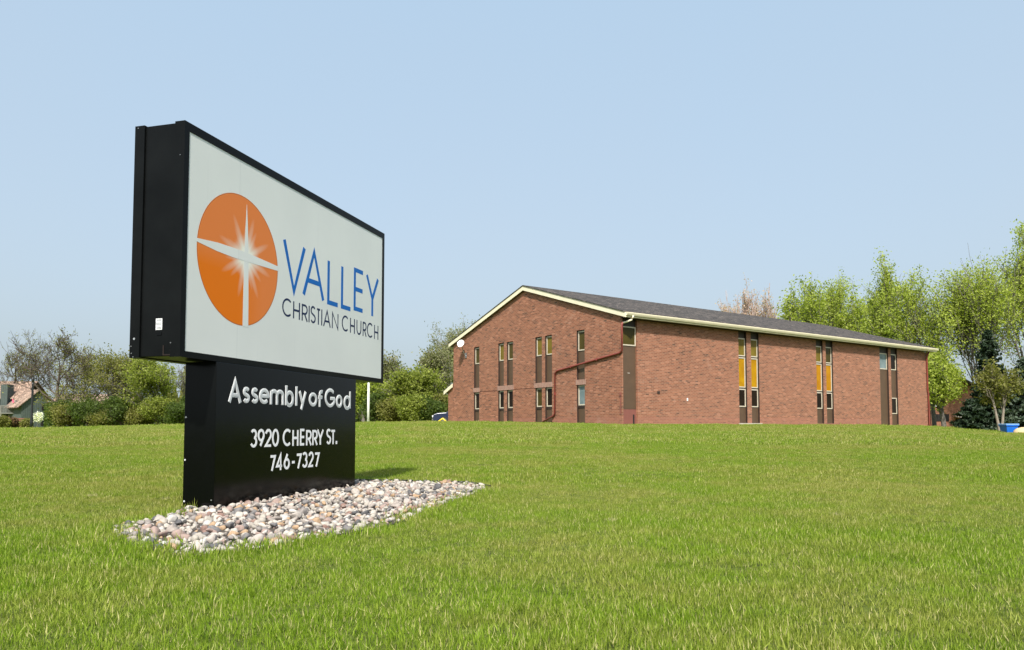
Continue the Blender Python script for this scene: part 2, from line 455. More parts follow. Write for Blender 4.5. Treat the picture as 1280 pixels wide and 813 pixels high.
class MB:
    """collects verts and faces and links them as one mesh object"""
    def __init__(self): self.v, self.f = [], []
    def quad(self, *pts):
        i = len(self.v); self.v += [tuple(p) for p in pts]; self.f.append(tuple(range(i, i + len(pts))))
        return self
    def box(self, x0, x1, y0, y1, z0, z1):
        i = len(self.v)
        self.v += [(x, y, z) for z in (z0, z1) for y in (y0, y1) for x in (x0, x1)]
        for q in ((0, 2, 3, 1), (4, 5, 7, 6), (0, 1, 5, 4), (2, 6, 7, 3), (0, 4, 6, 2), (1, 3, 7, 5)):
            self.f.append(tuple(i + k for k in q))
        return self
    def prism(self, poly, axis, d0, d1):
        """extrude a 2D polygon along an axis (0 x, 1 y, 2 z); poly given in the two other axes in order"""
        n = len(poly); i = len(self.v)
        for d in (d0, d1):
            for a, b in poly:
                self.v.append({0: (d, a, b), 1: (a, d, b), 2: (a, b, d)}[axis])
        self.f.append(tuple(range(i, i + n))); self.f.append(tuple(range(i + 2 * n - 1, i + n - 1, -1)))
        for k in range(n):
            k2 = (k + 1) % n
            self.f.append((i + k, i + k2, i + n + k2, i + n + k))
        return self
    def tube(self, pts, radii, sides=8, cap=True):
        pts = [Vector(p) for p in pts]
        if not hasattr(radii, '__len__'): radii = [radii] * len(pts)
        base = len(self.v); prev = None
        for k, p in enumerate(pts):
            if k == 0: d = pts[1] - p
            elif k == len(pts) - 1: d = p - pts[k - 1]
            else: d = (pts[k + 1] - p).normalized() + (p - pts[k - 1]).normalized()
            d.normalize()
            ref = Vector((0, 0, 1)) if abs(d.z) < 0.9 else Vector((1, 0, 0))
            u = d.cross(ref).normalized(); w = d.cross(u)
            for s in range(sides):
                a = 2 * math.pi * s / sides
                q = p + (u * math.cos(a) + w * math.sin(a)) * radii[k]
                self.v.append(tuple(q))
        for k in range(len(pts) - 1):
            for s in range(sides):
                s2 = (s + 1) % sides
                self.f.append((base + k * sides + s, base + k * sides + s2, base + (k + 1) * sides + s2, base + (k + 1) * sides + s))
        if cap:
            self.f.append(tuple(base + s for s in range(sides))[::-1])
            self.f.append(tuple(base + (len(pts) - 1) * sides + s for s in range(sides)))
        return self
    def lathe(self, prof, sides=16, c=(0, 0, 0)):
        base = len(self.v)
        for r, z in prof:
            for s in range(sides):
                a = 2 * math.pi * s / sides
                self.v.append((c[0] + r * math.cos(a), c[1] + r * math.sin(a), c[2] + z))
        for k in range(len(prof) - 1):
            for s in range(sides):
                s2 = (s + 1) % sides
                self.f.append((base + k * sides + s, base + k * sides + s2, base + (k + 1) * sides + s2, base + (k + 1) * sides + s))
        self.f.append(tuple(base + s for s in range(sides))[::-1])
        self.f.append(tuple(base + (len(prof) - 1) * sides + s for s in range(sides)))
        return self
    def mesh(self, name):
        me = bpy.data.meshes.new(name)
        me.from_pydata(self.v, [], self.f)
        bm = bmesh.new(); bm.from_mesh(me)
        bmesh.ops.recalc_face_normals(bm, faces=bm.faces)
        bm.to_mesh(me); bm.free()
        return me
    def build(self, name, mat, parent=None, loc=(0, 0, 0), rz=0.0, smooth=False, bevel=0.0):
        me = self.mesh(name)
        if bevel:
            bm = bmesh.new(); bm.from_mesh(me)
            bmesh.ops.bevel(bm, geom=list(bm.edges), offset=bevel, segments=2, affect='EDGES', profile=0.5)
            bm.to_mesh(me); bm.free()
        if smooth:
            me.polygons.foreach_set('use_smooth', [True] * len(me.polygons))
        return mesh_obj(name, me, mat, parent, loc, rz)

def at(px, Y):
    """x of a point at depth Y that the photograph shows in column px (0..1280)"""
    return (px - 640) / 947.4 * Y
def zat(py, Y):
    return CAMZ + (534.7 - py) / 947.4 * Y

# ---------------------------------------------------------------- ground
WX = [-2, -0.9, -0.63, -0.45, -0.1, 0.15, 0.5, 0.55, 0.6, 0.65, 0.9, 2]
WZ = [0.35, 0.40, 0.48, 0.75, 1.0, 0.95, 0.72, 0.64, 0.38, 0.24, 0.18, 0.15]
def gz(x, y):
    x = np.asarray(x, float); y = np.asarray(y, float)
    t = np.clip((y - 6.0) / 43.0, 0, 1); s = t * t * (3 - 2 * t)
    w = np.interp(x / np.maximum(y, 12.0), WX, WZ)
    near = 0.012 * np.sin(x * 0.9 + 1.3) * np.sin(y * 0.7) * np.exp(-((y - 4) / 14) ** 2)
    return 0.87 * s * w + near
def gzf(x, y): return float(gz(x, y))

def build_ground():
    a = np.concatenate([-np.geomspace(70, 1800, 22)[::-1], np.linspace(-66, 66, 133), np.geomspace(70, 1800, 22)])
    b = np.concatenate([[-300, -100, -40, -15], np.linspace(-8, 110, 150), np.geomspace(115, 2500, 22)])
    X, Y = np.meshgrid(a, b)
    Z = gz(X, Y)
    v = np.stack([X.ravel(), Y.ravel(), Z.ravel()], 1)
    n, mm = X.shape
    i = np.arange(n * mm).reshape(n, mm)
    f = np.stack([i[:-1, :-1].ravel(), i[:-1, 1:].ravel(), i[1:, 1:].ravel(), i[1:, :-1].ravel()], 1)
    me = bpy.data.meshes.new('ground')
    me.from_pydata(v.tolist(), [], f.tolist())
    me.polygons.foreach_set('use_smooth', [True] * len(me.polygons))
    o = mesh_obj('ground', me, 'ground')
    tag(o, 'green lawn ground rising gently to the brick building', kind='structure')
build_ground()

# ---------------------------------------------------------------- stroke lettering
def arc(cx, cy, rx, ry, a0, a1, n=18):
    return [(cx + rx * math.cos(R(a0 + (a1 - a0) * k / n)), cy + ry * math.sin(R(a0 + (a1 - a0) * k / n))) for k in range(n + 1)]
GL = {
 'V': [[(0, 1), (.5, 0), (1, 1)]],
 'A': [[(0, 0), (.5, 1), (1, 0)], [(.17, .34), (.83, .34)]],
 'L': [[(0, 1), (0, 0), (1, 0)]],
 'E': [[(1, 1), (0, 1), (0, 0), (1, 0)], [(0, .51), (.97, .51)]],
 'Y': [[(0, 1), (.5, .44)], [(1, 1), (.5, .44), (.5, 0)]],
 'C': [arc(.56, .5, .56, .5, 48, 312, 26)],
 'H': [[(0, 0), (0, 1)], [(1, 0), (1, 1)], [(0, .5), (1, .5)]],
 'R': [[(0, 0), (0, 1), (.5, 1)] + arc(.5, .73, .46, .27, 80, -80, 10) + [(.5, .46), (0, .46)], [(.46, .46), (1, 0)]],
 'I': [[(.5, 0), (.5, 1)]],
 'S': [arc(.5, .75, .47, .25, 35, 200, 14) + [(.2, .57), (.8, .44)] + arc(.5, .26, .5, .26, 20, -150, 14)],
 'T': [[(.5, 0), (.5, 1)], [(0, 1), (1, 1)]],
 'N': [[(0, 0), (0, 1), (1, 0), (1, 1)]],
 'U': [[(0, 1), (0, .36)] + arc(.5, .36, .5, .36, 180, 360, 14) + [(1, .36), (1, 1)]],
 'G': [arc(.52, .5, .52, .5, 45, 350, 28) + [(1, .47), (.55, .47)]],
 's': [arc(.5, .75, .42, .25, 30, 200, 12) + [(.25, .57), (.75, .44)] + arc(.5, .26, .46, .26, 20, -150, 12)],
 'e': [[(.04, .52), (.98, .52)] + arc(.5, .5, .5, .5, 4, 318, 24)],
 'm': [[(0, 0), (0, 1)], [(0, .62)] + arc(.25, .68, .25, .32, 170, 0, 10) + [(.5, 0)], [(.5, .62)] + arc(.75, .68, .25, .32, 170, 0, 10) + [(1, 0)]],
 'b': [[(0, 0), (0, 1.5)], arc(.5, .5, .5, .5, 0, 360, 26)],
 'd': [[(1, 0), (1, 1.5)], arc(.5, .5, .5, .5, 0, 360, 26)],
 'l': [[(.5, 0), (.5, 1.5)]],
 'y': [[(0, 1), (.52, .02)], [(1, 1), (.3, -.42)]],
 'o': [arc(.5, .5, .5, .5, 0, 360, 28)],
 'f': [arc(.95, 1.22, .6, .26, 85, 180, 8) + [(.35, 0)], [(-.05, .93), (.95, .93)]],
 '3': [arc(.48, .745, .44, .255, 150, -75, 16), arc(.48, .27, .5, .27, 75, -155, 18)],
 '9': [arc(.5, .68, .5, .32, 0, 360, 24), [(.985, .6), (.38, 0)]],
 '2': [arc(.5, .7, .46, .3, 165, -22, 16) + [(.03, 0), (1, 0)]],
 '0': [arc(.5, .5, .5, .5, 0, 360, 28)],
 '7': [[(0, 1), (1, 1), (.32, 0)]],
 '4': [[(.74, 0), (.74, 1), (0, .27), (1, .27)]],
 '6': [arc(.5, .32, .5, .32, 0, 360, 24), [(.62, 1), (.03, .42)]],
 '-': [[(0, .36), (1, .36)]],
 '.': [[(.5, 0.0), (.5, .22)]],
}
def ribbon(pts, w):
    pts = [np.array(p, float) for p in pts]
    q = [pts[0]]
    for p in pts[1:]:
        if np.linalg.norm(p - q[-1]) > 1e-5: q.append(p)
    pts = q
    closed = np.linalg.norm(pts[0] - pts[-1]) < 1e-4 and len(pts) > 5
    if closed: pts = pts[:-1]
    n = len(pts); L, Rr = [], []
    for k in range(n):
        pv = pts[k - 1] if (k > 0 or closed) else None
        nx = pts[(k + 1) % n] if (k < n - 1 or closed) else None
        d1 = (pts[k] - pv) / np.linalg.norm(pts[k] - pv) if pv is not None else None
        d2 = (nx - pts[k]) / np.linalg.norm(nx - pts[k]) if nx is not None else None
        if d1 is None: d1 = d2
        if d2 is None: d2 = d1
        n1 = np.array([-d1[1], d1[0]]); n2 = np.array([-d2[1], d2[0]])
        mm = n1 + n2; l = np.linalg.norm(mm)
        mm = mm / l if l > 1e-6 else n1
        k_ = min(1.0 / max(0.2, float(mm @ n1)), 2.2)
        L.append(pts[k] + mm * w / 2 * k_); Rr.append(pts[k] - mm * w / 2 * k_)
    return L, Rr, closed

def glyph(mb, ch, x0, x1, z0, h, w, y0, depth, xh=0.68):
    """one letter between x0 and x1 standing on z0; strokes of width w, front at y0 - depth"""
    hh = h * (xh if ch in 'semybdlof' else 1.0)
    if ch in '.': x0, x1 = x0 + 0.003, x1 - 0.003
    ww = w if ch != '.' else w * 1.25
    for si, st in enumerate(GL[ch]):
        pts = []
        for a, b in st:
            pts.append((x0 + w / 2 + a * max(1e-4, (x1 - x0 - w)), z0 + w / 2 * (ch not in 'HINTVALRYbdlm74.f') + b * (hh - w * (0.5 if ch in 'TLER7f2' else 0.0) - w / 2 * (ch in 'CSGOUseo30969'))))
        L, Rr, closed = ribbon(pts, ww)
        n = len(L); yf = y0 - depth - si * 0.0002
        segs = range(n) if closed else range(n - 1)
        for k in segs:
            k2 = (k + 1) % n
            a, b, c, d = L[k], L[k2], Rr[k2], Rr[k]
            mb.quad((a[0], yf, a[1]), (d[0], yf, d[1]), (c[0], yf, c[1]), (b[0], yf, b[1]))
            mb.quad((a[0], yf, a[1]), (b[0], yf, b[1]), (b[0], y0, b[1]), (a[0], y0, a[1]))
            mb.quad((d[0], yf, d[1]), (c[0], yf, c[1]), (c[0], y0, c[1]), (d[0], y0, d[1]))
        if not closed:
            for k in (0, n - 1):
                a, d = L[k], Rr[k]
                mb.quad((a[0], yf, a[1]), (d[0], yf, d[1]), (d[0], y0, d[1]), (a[0], y0, a[1]))

# ---------------------------------------------------------------- the sign
SA = 0.2729
SRZ = math.pi / 2 - SA
SIGN_O = (-2.0994, 4.7712, 0.0)
CB = 0.998          # bottom of the cabinet
CW, CH, CD = 2.9714, 1.524, 0.386
def build_sign():
    s = empty('church_sign', SIGN_O, SRZ)
    tag(s, 'large free-standing church sign with black frame, white face and orange cross logo', 'sign')
    T, B = CB + CH, CB
    # core of the cabinet, set in a little behind the retainer frames
    body = MB().box(0.012, CW - 0.012, 0.075, CD - 0.075, B + 0.006, T - 0.005).build('cabinet', 'black_metal', s, bevel=0.004)
    # front and rear retainer frames: four mitred bars each
    def retainer(y0, y1):
        mb = MB(); e = 0.047
        for (a, b) in (((0, B), (CW, B)), ((CW, B), (CW, T)), ((CW, T), (0, T)), ((0, T), (0, B))):
            pass
        out = [(0, B), (CW, B), (CW, T), (0, T)]
        inn = [(e, B + 0.040), (CW - e, B + 0.040), (CW - e, T - 0.058), (e, T - 0.058)]
        for k in range(4):
            k2 = (k + 1) % 4
            o0, o1, i1, i0 = out[k], out[k2], inn[k2], inn[k]
            mb.prism([o0, o1, i1, i0], 1, y0, y1)
        return mb
    retainer(0.0, 0.075).build('front_frame', 'black_metal', s)
    retainer(CD - 0.075, CD).build('rear_frame', 'black_metal', s)
    face = MB().box(0.03, CW - 0.03, 0.003, 0.070, B + 0.03, T - 0.04).build('face_panel', 'face', s)
    tag(face, 'white printed face panel')
    MB().box(0.03, CW - 0.03, CD - 0.07, CD - 0.010, B + 0.03, T - 0.04).build('rear_face_panel', 'face', s)
    y = 0.003
    # logo: orange disc, its coordinates centred on the cross
    cx, cz, rr = 0.608, B + 0.746, 0.468
    ox, oz = 0.671, B + 0.780
    mb = MB(); n = 96
    mb.prism([(cx - ox + rr * math.cos(2 * math.pi * k / n), cz - oz + rr * math.sin(2 * math.pi * k / n)) for k in range(n)], 1, -0.0004, 0.0)
    mb.build('logo_disc', 'orange', face, loc=(ox, y, oz))
    yc = y - 0.0004
    def taper(pts):
        MB().prism(pts, 1, yc - 0.0003, yc).build('logo_cross_bar', 'face', face)
    taper([(0.669 - 0.0005, B + 1.166), (0.658, B + 0.98), (0.650, B + 0.78), (0.646, B + 0.50), (0.645, B + 0.276),
           (0.712, B + 0.276), (0.708, B + 0.50), (0.700, B + 0.78), (0.688, B + 0.98), (0.6705, B + 1.166)])
    yc -= 0.0003
    taper([(0.135, B + 0.792), (0.35, B + 0.812), (0.52, B + 0.816), (0.67, B + 0.815), (0.85, B + 0.808), (1.082, B + 0.797),
           (1.082, B + 0.762), (0.85, B + 0.755), (0.67, B + 0.750), (0.52, B + 0.748), (0.35, B + 0.752), (0.135, B + 0.770)])
    def write(items, z0, h, w, mat, parent, y0, depth, names, inner=None, xh=0.68):
        for ch, a, b in items:
            mb = MB(); glyph(mb, ch, a, b, z0, h, w, y0, depth, xh)
            o = mb.build(names, mat, parent)
            if inner:
                mb = MB(); 
                d = (w - inner[0]) / 2
                glyph(mb, ch, a + d, b - d, z0 + d * 0.6, h - d * 1.2, inner[0], y0 - depth - 0.0012, 0.0012, xh)
                me = mb.mesh('inlay')
                # the inlay belongs to the raised letter: same object, second material
                bm = bmesh.new(); bm.from_mesh(o.data)
                nf = len(bm.faces)
                bm.from_mesh(me); bm.faces.ensure_lookup_table()
                for fc in bm.faces[nf:]: fc.material_index = 1
                bm.to_mesh(o.data); bm.free()
                o.data.materials.append(MAT[inner[1]])
    V = [('V', 1.14, 1.477), ('A', 1.434, 1.789), ('L', 1.836, 2.044), ('L', 2.081, 2.283), ('E', 2.324, 2.528), ('Y', 2.572, 2.853)]
    write(V, B + 0.643, 0.385, 0.040, 'letter_blue', face, y, 0.0004, 'letter')
    CC = [('C', 1.145, 1.28), ('H', 1.3, 1.402), ('R', 1.429, 1.523), ('I', 1.535, 1.552), ('S', 1.565, 1.649), ('T', 1.66, 1.728), ('I', 1.74, 1.758),
          ('A', 1.774, 1.904), ('N', 1.924, 2.04), ('C', 2.103, 2.228), ('H', 2.26, 2.354), ('U', 2.387, 2.485), ('R', 2.514, 2.595), ('C', 2.604, 2.729), ('H', 2.759, 2.852)]
    write(CC, B + 0.425, 0.138, 0.0165, 'letter_navy', face, y, 0.0004, 'letter')
    # pedestal
    ped = MB().box(0.360, 2.385, 0.0, 0.247, -0.25, CB - 0.001).build('pedestal', 'black_panel', s, bevel=0.004)
    tag(ped, 'glossy black pedestal with address lettering')
    A = [('A', 0.492, 0.645), ('s', 0.655, 0.744), ('s', 0.757, 0.847), ('e', 0.855, 0.986), ('m', 0.994, 1.183), ('b', 1.201, 1.325), ('l', 1.345, 1.38),
         ('y', 1.394, 1.515), ('o', 1.552, 1.684), ('f', 1.690, 1.785), ('G', 1.812, 1.99), ('o', 2.007, 2.123), ('d', 2.148, 2.282)]
    write(A, B - 0.273, 0.152, 0.0295, 'letter_white', ped, 0.0, 0.0015, 'letter', inner=(0.0145, 'letter_grey'))
    D = [('3', 0.757, 0.842), ('9', 0.847, 0.934), ('2', 0.939, 1.029), ('0', 1.032, 1.124), ('C', 1.177, 1.295), ('H', 1.314, 1.402), ('E', 1.426, 1.499),
         ('R', 1.519, 1.607), ('R', 1.617, 1.703), ('Y', 1.692, 1.802), ('S', 1.848, 1.928), ('T', 1.925, 2.006), ('.', 2.010, 2.041)]
    write(D, B - 0.594, 0.126, 0.0200, 'letter_white', ped, 0.0, 0.001, 'letter')
    P = [('7', 1.007, 1.086), ('4', 1.092, 1.181), ('6', 1.196, 1.281), ('-', 1.304, 1.362), ('7', 1.374, 1.455), ('3', 1.462, 1.546), ('2', 1.559, 1.643), ('7', 1.655, 1.738)]
    write(P, B - 0.776, 0.119, 0.0200, 'letter_white', ped, 0.0, 0.001, 'letter')
    # details on the end of the cabinet that faces the viewer (local x = 0 side, outward is -x)
    xs = 0.012
    st = MB().box(xs - 0.0012, xs, 0.148, 0.196, B + 0.177, B + 0.250).build('rating_label', 'sticker', s)
    for z0, z1, w in ((0.233, 0.246, 0.038), (0.206, 0.226, 0.042), (0.182, 0.199, 0.036)):
        MB().box(xs - 0.0018, xs - 0.0013, 0.152, 0.152 + w, B + z0, B + z1).build('print_block', 'sticker_print', st)
    for yy, zz, rad in ((0.350, 0.123, 0.0075), (0.368, 0.03, 0.004), (0.355, 0.006, 0.004), (0.36, 1.508, 0.004), (0.03, 1.30, 0.003), (0.372, 0.075, 0.004), (0.07, 0.09, 0.004)):
        mb = MB()
        xb = 0.0 if (yy < 0.075 or yy > CD - 0.075) else xs
        mb.prism([(yy + rad * math.cos(t * math.pi / 5), B + zz + rad * math.sin(t * math.pi / 5)) for t in range(10)], 0, xb - 0.003, xb)
        mb.build('screw', 'screw' if rad > 0.005 else 'steel', s)
    # small door latch plate near the bottom front, and a service hatch lip
    MB().box(xs - 0.004, xs, 0.078, 0.082, B + 0.012, B + 0.11).box(xs - 0.004, xs, 0.082, 0.135, B + 0.012, B + 0.016).box(xs - 0.004, xs, 0.131, 0.135, B + 0.016, B + 0.075).build('latch_bracket', 'dark_brown', s)
    MB().box(xs - 0.0035, xs, 0.150, 0.185, B + 0.142, B + 0.160).build('switch_plate', 'black_panel', s)
    for t in range(3):
        MB().box(0.355, 0.3598, 0.012 + t * 0.0, 0.020, 0.06 + t * 0.32, 0.066 + t * 0.32).build('rivet', 'screw', s) if t == 0 else None
    for zz in (0.05, 0.33, 0.62):
        mb = MB(); mb.prism([(0.232 + 0.006 * math.cos(t * math.pi / 4), zz + 0.006 * math.sin(t * math.pi / 4)) for t in range(8)], 0, 0.357, 0.3602)
        mb.build('screw', 'letter_grey', s)
    return s
build_sign()

# ---------------------------------------------------------------- gravel bed
BED = [(-2.24, 4.28), (-2.01, 3.85), (-1.72, 3.52), (-1.38, 3.24), (-1.14, 3.44), (-0.93, 3.78), (-0.70, 4.22), (-0.55, 4.85), (-0.42, 5.65),
       (-0.30, 6.45), (-0.20, 7.05), (-0.42, 7.50), (-1.10, 7.66), (-1.75, 7.72), (-2.25, 7.55), (-2.48, 6.9), (-2.45, 6.0), (-2.26, 5.25), (-2.14, 4.75)]
def in_poly(x, y, poly):
    x = np.asarray(x); y = np.asarray(y); ins = np.zeros(x.shape, bool); n = len(poly)
    for i in range(n):
        x0, y0 = poly[i]; x1, y1 = poly[i - 1]
        c = ((y0 > y) != (y1 > y))
        ins ^= c & (x < (x1 - x0) * (y - y0) / ((y1 - y0) if y1 != y0 else 1e-9) + x0)
    return ins
def poly_dist(x, y, poly):
    x = np.asarray(x, float); y = np.asarray(y, float); best = np.full(x.shape, 1e9); n = len(poly)
    for i in range(n):
        ax, ay = poly[i - 1]; bx, by = poly[i]
        dx, dy = bx - ax, by - ay
        t = np.clip(((x - ax) * dx + (y - ay) * dy) / (dx * dx + dy * dy), 0, 1)
        best = np.minimum(best, np.hypot(x - ax - t * dx, y - ay - t * dy))
    return best

def stone_shape(seed):
    rg = np.random.default_rng(seed)
    bm = bmesh.new(); bmesh.ops.create_icosphere(bm, subdivisions=2, radius=1.0)
    sc = np.array([1.0, rg.uniform(0.62, 0.95), rg.uniform(0.42, 0.75)])
    dirs = rg.normal(size=(11, 3)); dirs /= np.linalg.norm(dirs, axis=1)[:, None]
    cut = rg.uniform(0.45, 0.86, 11)
    for v in bm.verts:
        p = np.array(v.co)
        for d, c in zip(dirs, cut):
            e = p @ d - c
            if e > 0: p = p - d * e * 0.97
        p = p * sc
        v.co = p
    for f in bm.faces: f.smooth = True
    me = bpy.data.meshes.new('stone'); bm.to_mesh(me); bm.free()
    me.materials.append(MAT['stone'])
    return me

def build_bed():
    rg = np.random.default_rng(11)
    n = len(BED)
    mb = MB()
    mb.quad(*[(x, y, gzf(x, y) + 0.006) for x, y in BED])
    bed = mb.build('gravel_bed', 'soil')
    tag(bed, 'bed of pale river stones around the foot of the sign', kind='structure')
    # plastic lawn edging round the bed
    mb = MB()
    for i in range(n):
        (ax, ay), (bx, by) = BED[i - 1], BED[i]
        d = Vector((bx - ax, by - ay, 0)).normalized(); nn = Vector((-d.y, d.x, 0)) * 0.007
        za, zb = gzf(ax, ay), gzf(bx, by)
        h = 0.026 if min(ay, by) > 6.9 else 0.004
        i0 = len(mb.v)
        for (x, y, z) in ((ax, ay, za), (bx, by, zb)):
            for sgn in (-1, 1):
                for zz in (z - 0.05, z + h): mb.v.append((x + nn.x * sgn, y + nn.y * sgn, zz))
        for q in ((0, 1, 5, 4), (2, 6, 7, 3), (1, 3, 7, 5), (0, 4, 6, 2)): mb.f.append(tuple(i0 + k for k in q))
    mb.build('edging', 'edging', bed)
    # stones by dart throwing, larger first, two layers
    xs0, xs1, ys0, ys1 = -2.5, -0.15, 3.2, 7.75
    pts = []
    cell = 0.05; grid = {}
    def try_add(x, y, r, lay):
        gx, gy = int(x / cell), int(y / cell)
        for i in range(gx - 3, gx + 4):
            for j in range(gy - 3, gy + 4):
                for (a, b, c) in grid.get((i, j, lay), ()):
                    if (a - x) ** 2 + (b - y) ** 2 < ((c + r) * 0.90) ** 2: return False
        grid.setdefault((gx, gy, lay), []).append((x, y, r)); return True
    ca, sa = math.cos(SRZ), math.sin(SRZ)
    def in_ped(x, y, r):
        dx, dy = x - SIGN_O[0], y - SIGN_O[1]
        lx, ly = dx * ca + dy * sa, -dx * sa + dy * ca
        return 0.36 - r * 0.7 < lx < 2.385 + r * 0.7 and -r * 0.7 < ly < 0.247 + r * 0.7
    for lay, radii, tries in ((0, (0.056, 0.044, 0.034, 0.026, 0.019, 0.013), (110, 600, 2600, 6500, 10000, 11000)), (1, (0.050, 0.038, 0.028), (90, 260, 700))):
        for r0, t in zip(radii, tries):
            cx = rg.uniform(xs0, xs1, t); cy = rg.uniform(ys0, ys1, t)
            ok = in_poly(cx, cy, BED) & (poly_dist(cx, cy, BED) > r0 * 0.7)
            for x, y in zip(cx[ok], cy[ok]):
                r = r0 * rg.uniform(0.85, 1.2)
                if in_ped(x, y, r): continue
                r *= 0.74
                if try_add(x, y, r, lay): pts.append((x, y, r, lay))
    shapes = [stone_shape(100 + k) for k in range(18)]
    P = np.array(pts)
    edge = poly_dist(P[:, 0], P[:, 1], BED)
    mound = 0.006 * np.clip(edge / 0.35, 0, 1)
    # projected size decides which stones are individual objects; those behind the pedestal come last
    dx, dy = P[:, 0] - SIGN_O[0], P[:, 1] - SIGN_O[1]
    lx, ly = dx * ca + dy * sa, -dx * sa + dy * ca
    vis = (ly < 0.0) | (lx < 0.36) | (lx > 2.5)
    score = P[:, 2] / np.hypot(P[:, 0], P[:, 1]) * np.where(vis, 1, 0.01) * np.where(P[:, 3] > 0, 1.15, 1.0)
    order = np.argsort(-score)
    mv, mf = [], []
    for rank, k in enumerate(order):
        x, y, r, lay = P[k]
        me = shapes[int(rg.integers(18))]
        z = gzf(x, y) + mound[k] + (0.014 if lay else 0.0) + r * 0.12
        M = Matrix.Translation((x, y, z)) @ Matrix.Rotation(rg.uniform(0, 6.28), 4, 'Z') @ Matrix.Rotation(rg.normal() * 0.42, 4, 'X') @ Matrix.Rotation(rg.normal() * 0.42, 4, 'Y') @ Matrix.Diagonal((r * 1.12, r * 1.12, r * 1.12, 1))
        if rank < 300:
            o = bpy.data.objects.new('stone', me); COL.objects.link(o); o.parent = bed; o.matrix_local = M
        else:
            co = np.empty(len(me.vertices) * 3); me.vertices.foreach_get('co', co); co = co.reshape(-1, 3)
            Mn = np.array(M); co = co @ Mn[:3, :3].T + Mn[:3, 3]
            base = sum(len(a) for a in mv)
            mv.append(co); mf += [tuple(i + base for i in p.vertices) for p in me.polygons]
    me = bpy.data.meshes.new('stones')
    me.from_pydata(np.concatenate(mv).tolist(), [], mf)
    me.polygons.foreach_set('use_smooth', [True] * len(me.polygons))
    o = mesh_obj('stones', me, 'stone_mass', bed)
    tag(o, kind='stuff')
build_bed()

# ---------------------------------------------------------------- the brick church building
BA = 0.6081
BO = (5.435, 37.31, 0.0)
BW, BL = 16.39, 29.82
l2 = np.array([math.cos(BA), math.sin(BA)]); g2 = np.array([-math.sin(BA), math.cos(BA)])
def roof_c(y):                       # centre line of the rake board, above the ground datum
    return 8.687 - 0.3027 * abs(y - BW / 2)

def wall_with_holes(u0, u1, z0, z1, holes, depth, conv, jamb=True):
    """wall face in (u, z) with rectangular holes and their reveals; conv(u, d, z) -> point, d is depth inwards"""
    mb = MB()
    us = sorted({u0, u1, *[h[0] for h in holes], *[h[1] for h in holes]})
    zs = sorted({z0, z1, *[h[2] for h in holes], *[h[3] for h in holes]})
    for a, b in zip(us, us[1:]):
        for c, d in zip(zs, zs[1:]):
            mu, mz = (a + b) / 2, (c + d) / 2
            if any(h[0] < mu < h[1] and h[2] < mz < h[3] for h in holes): continue
            mb.quad(conv(a, 0, c), conv(b, 0, c), conv(b, 0, d), conv(a, 0, d))
    wall_with_holes.liners = []
    for h in holes:
        a, b, c, d = h
        mb_, mb = mb, MB(); wall_with_holes.liners.append(mb)
        mb.quad(conv(a, 0, c), conv(a, 0, d), conv(a, depth, d), conv(a, depth, c))
        mb.quad(conv(b, 0, c), conv(b, 0, d), conv(b, depth, d), conv(b, depth, c))
        mb.quad(conv(a, 0, c), conv(b, 0, c), conv(b, depth, c), conv(a, depth, c))
        mb.quad(conv(a, 0, d), conv(b, 0, d), conv(b, depth, d), conv(a, depth, d))
        mb = mb_
    return mb

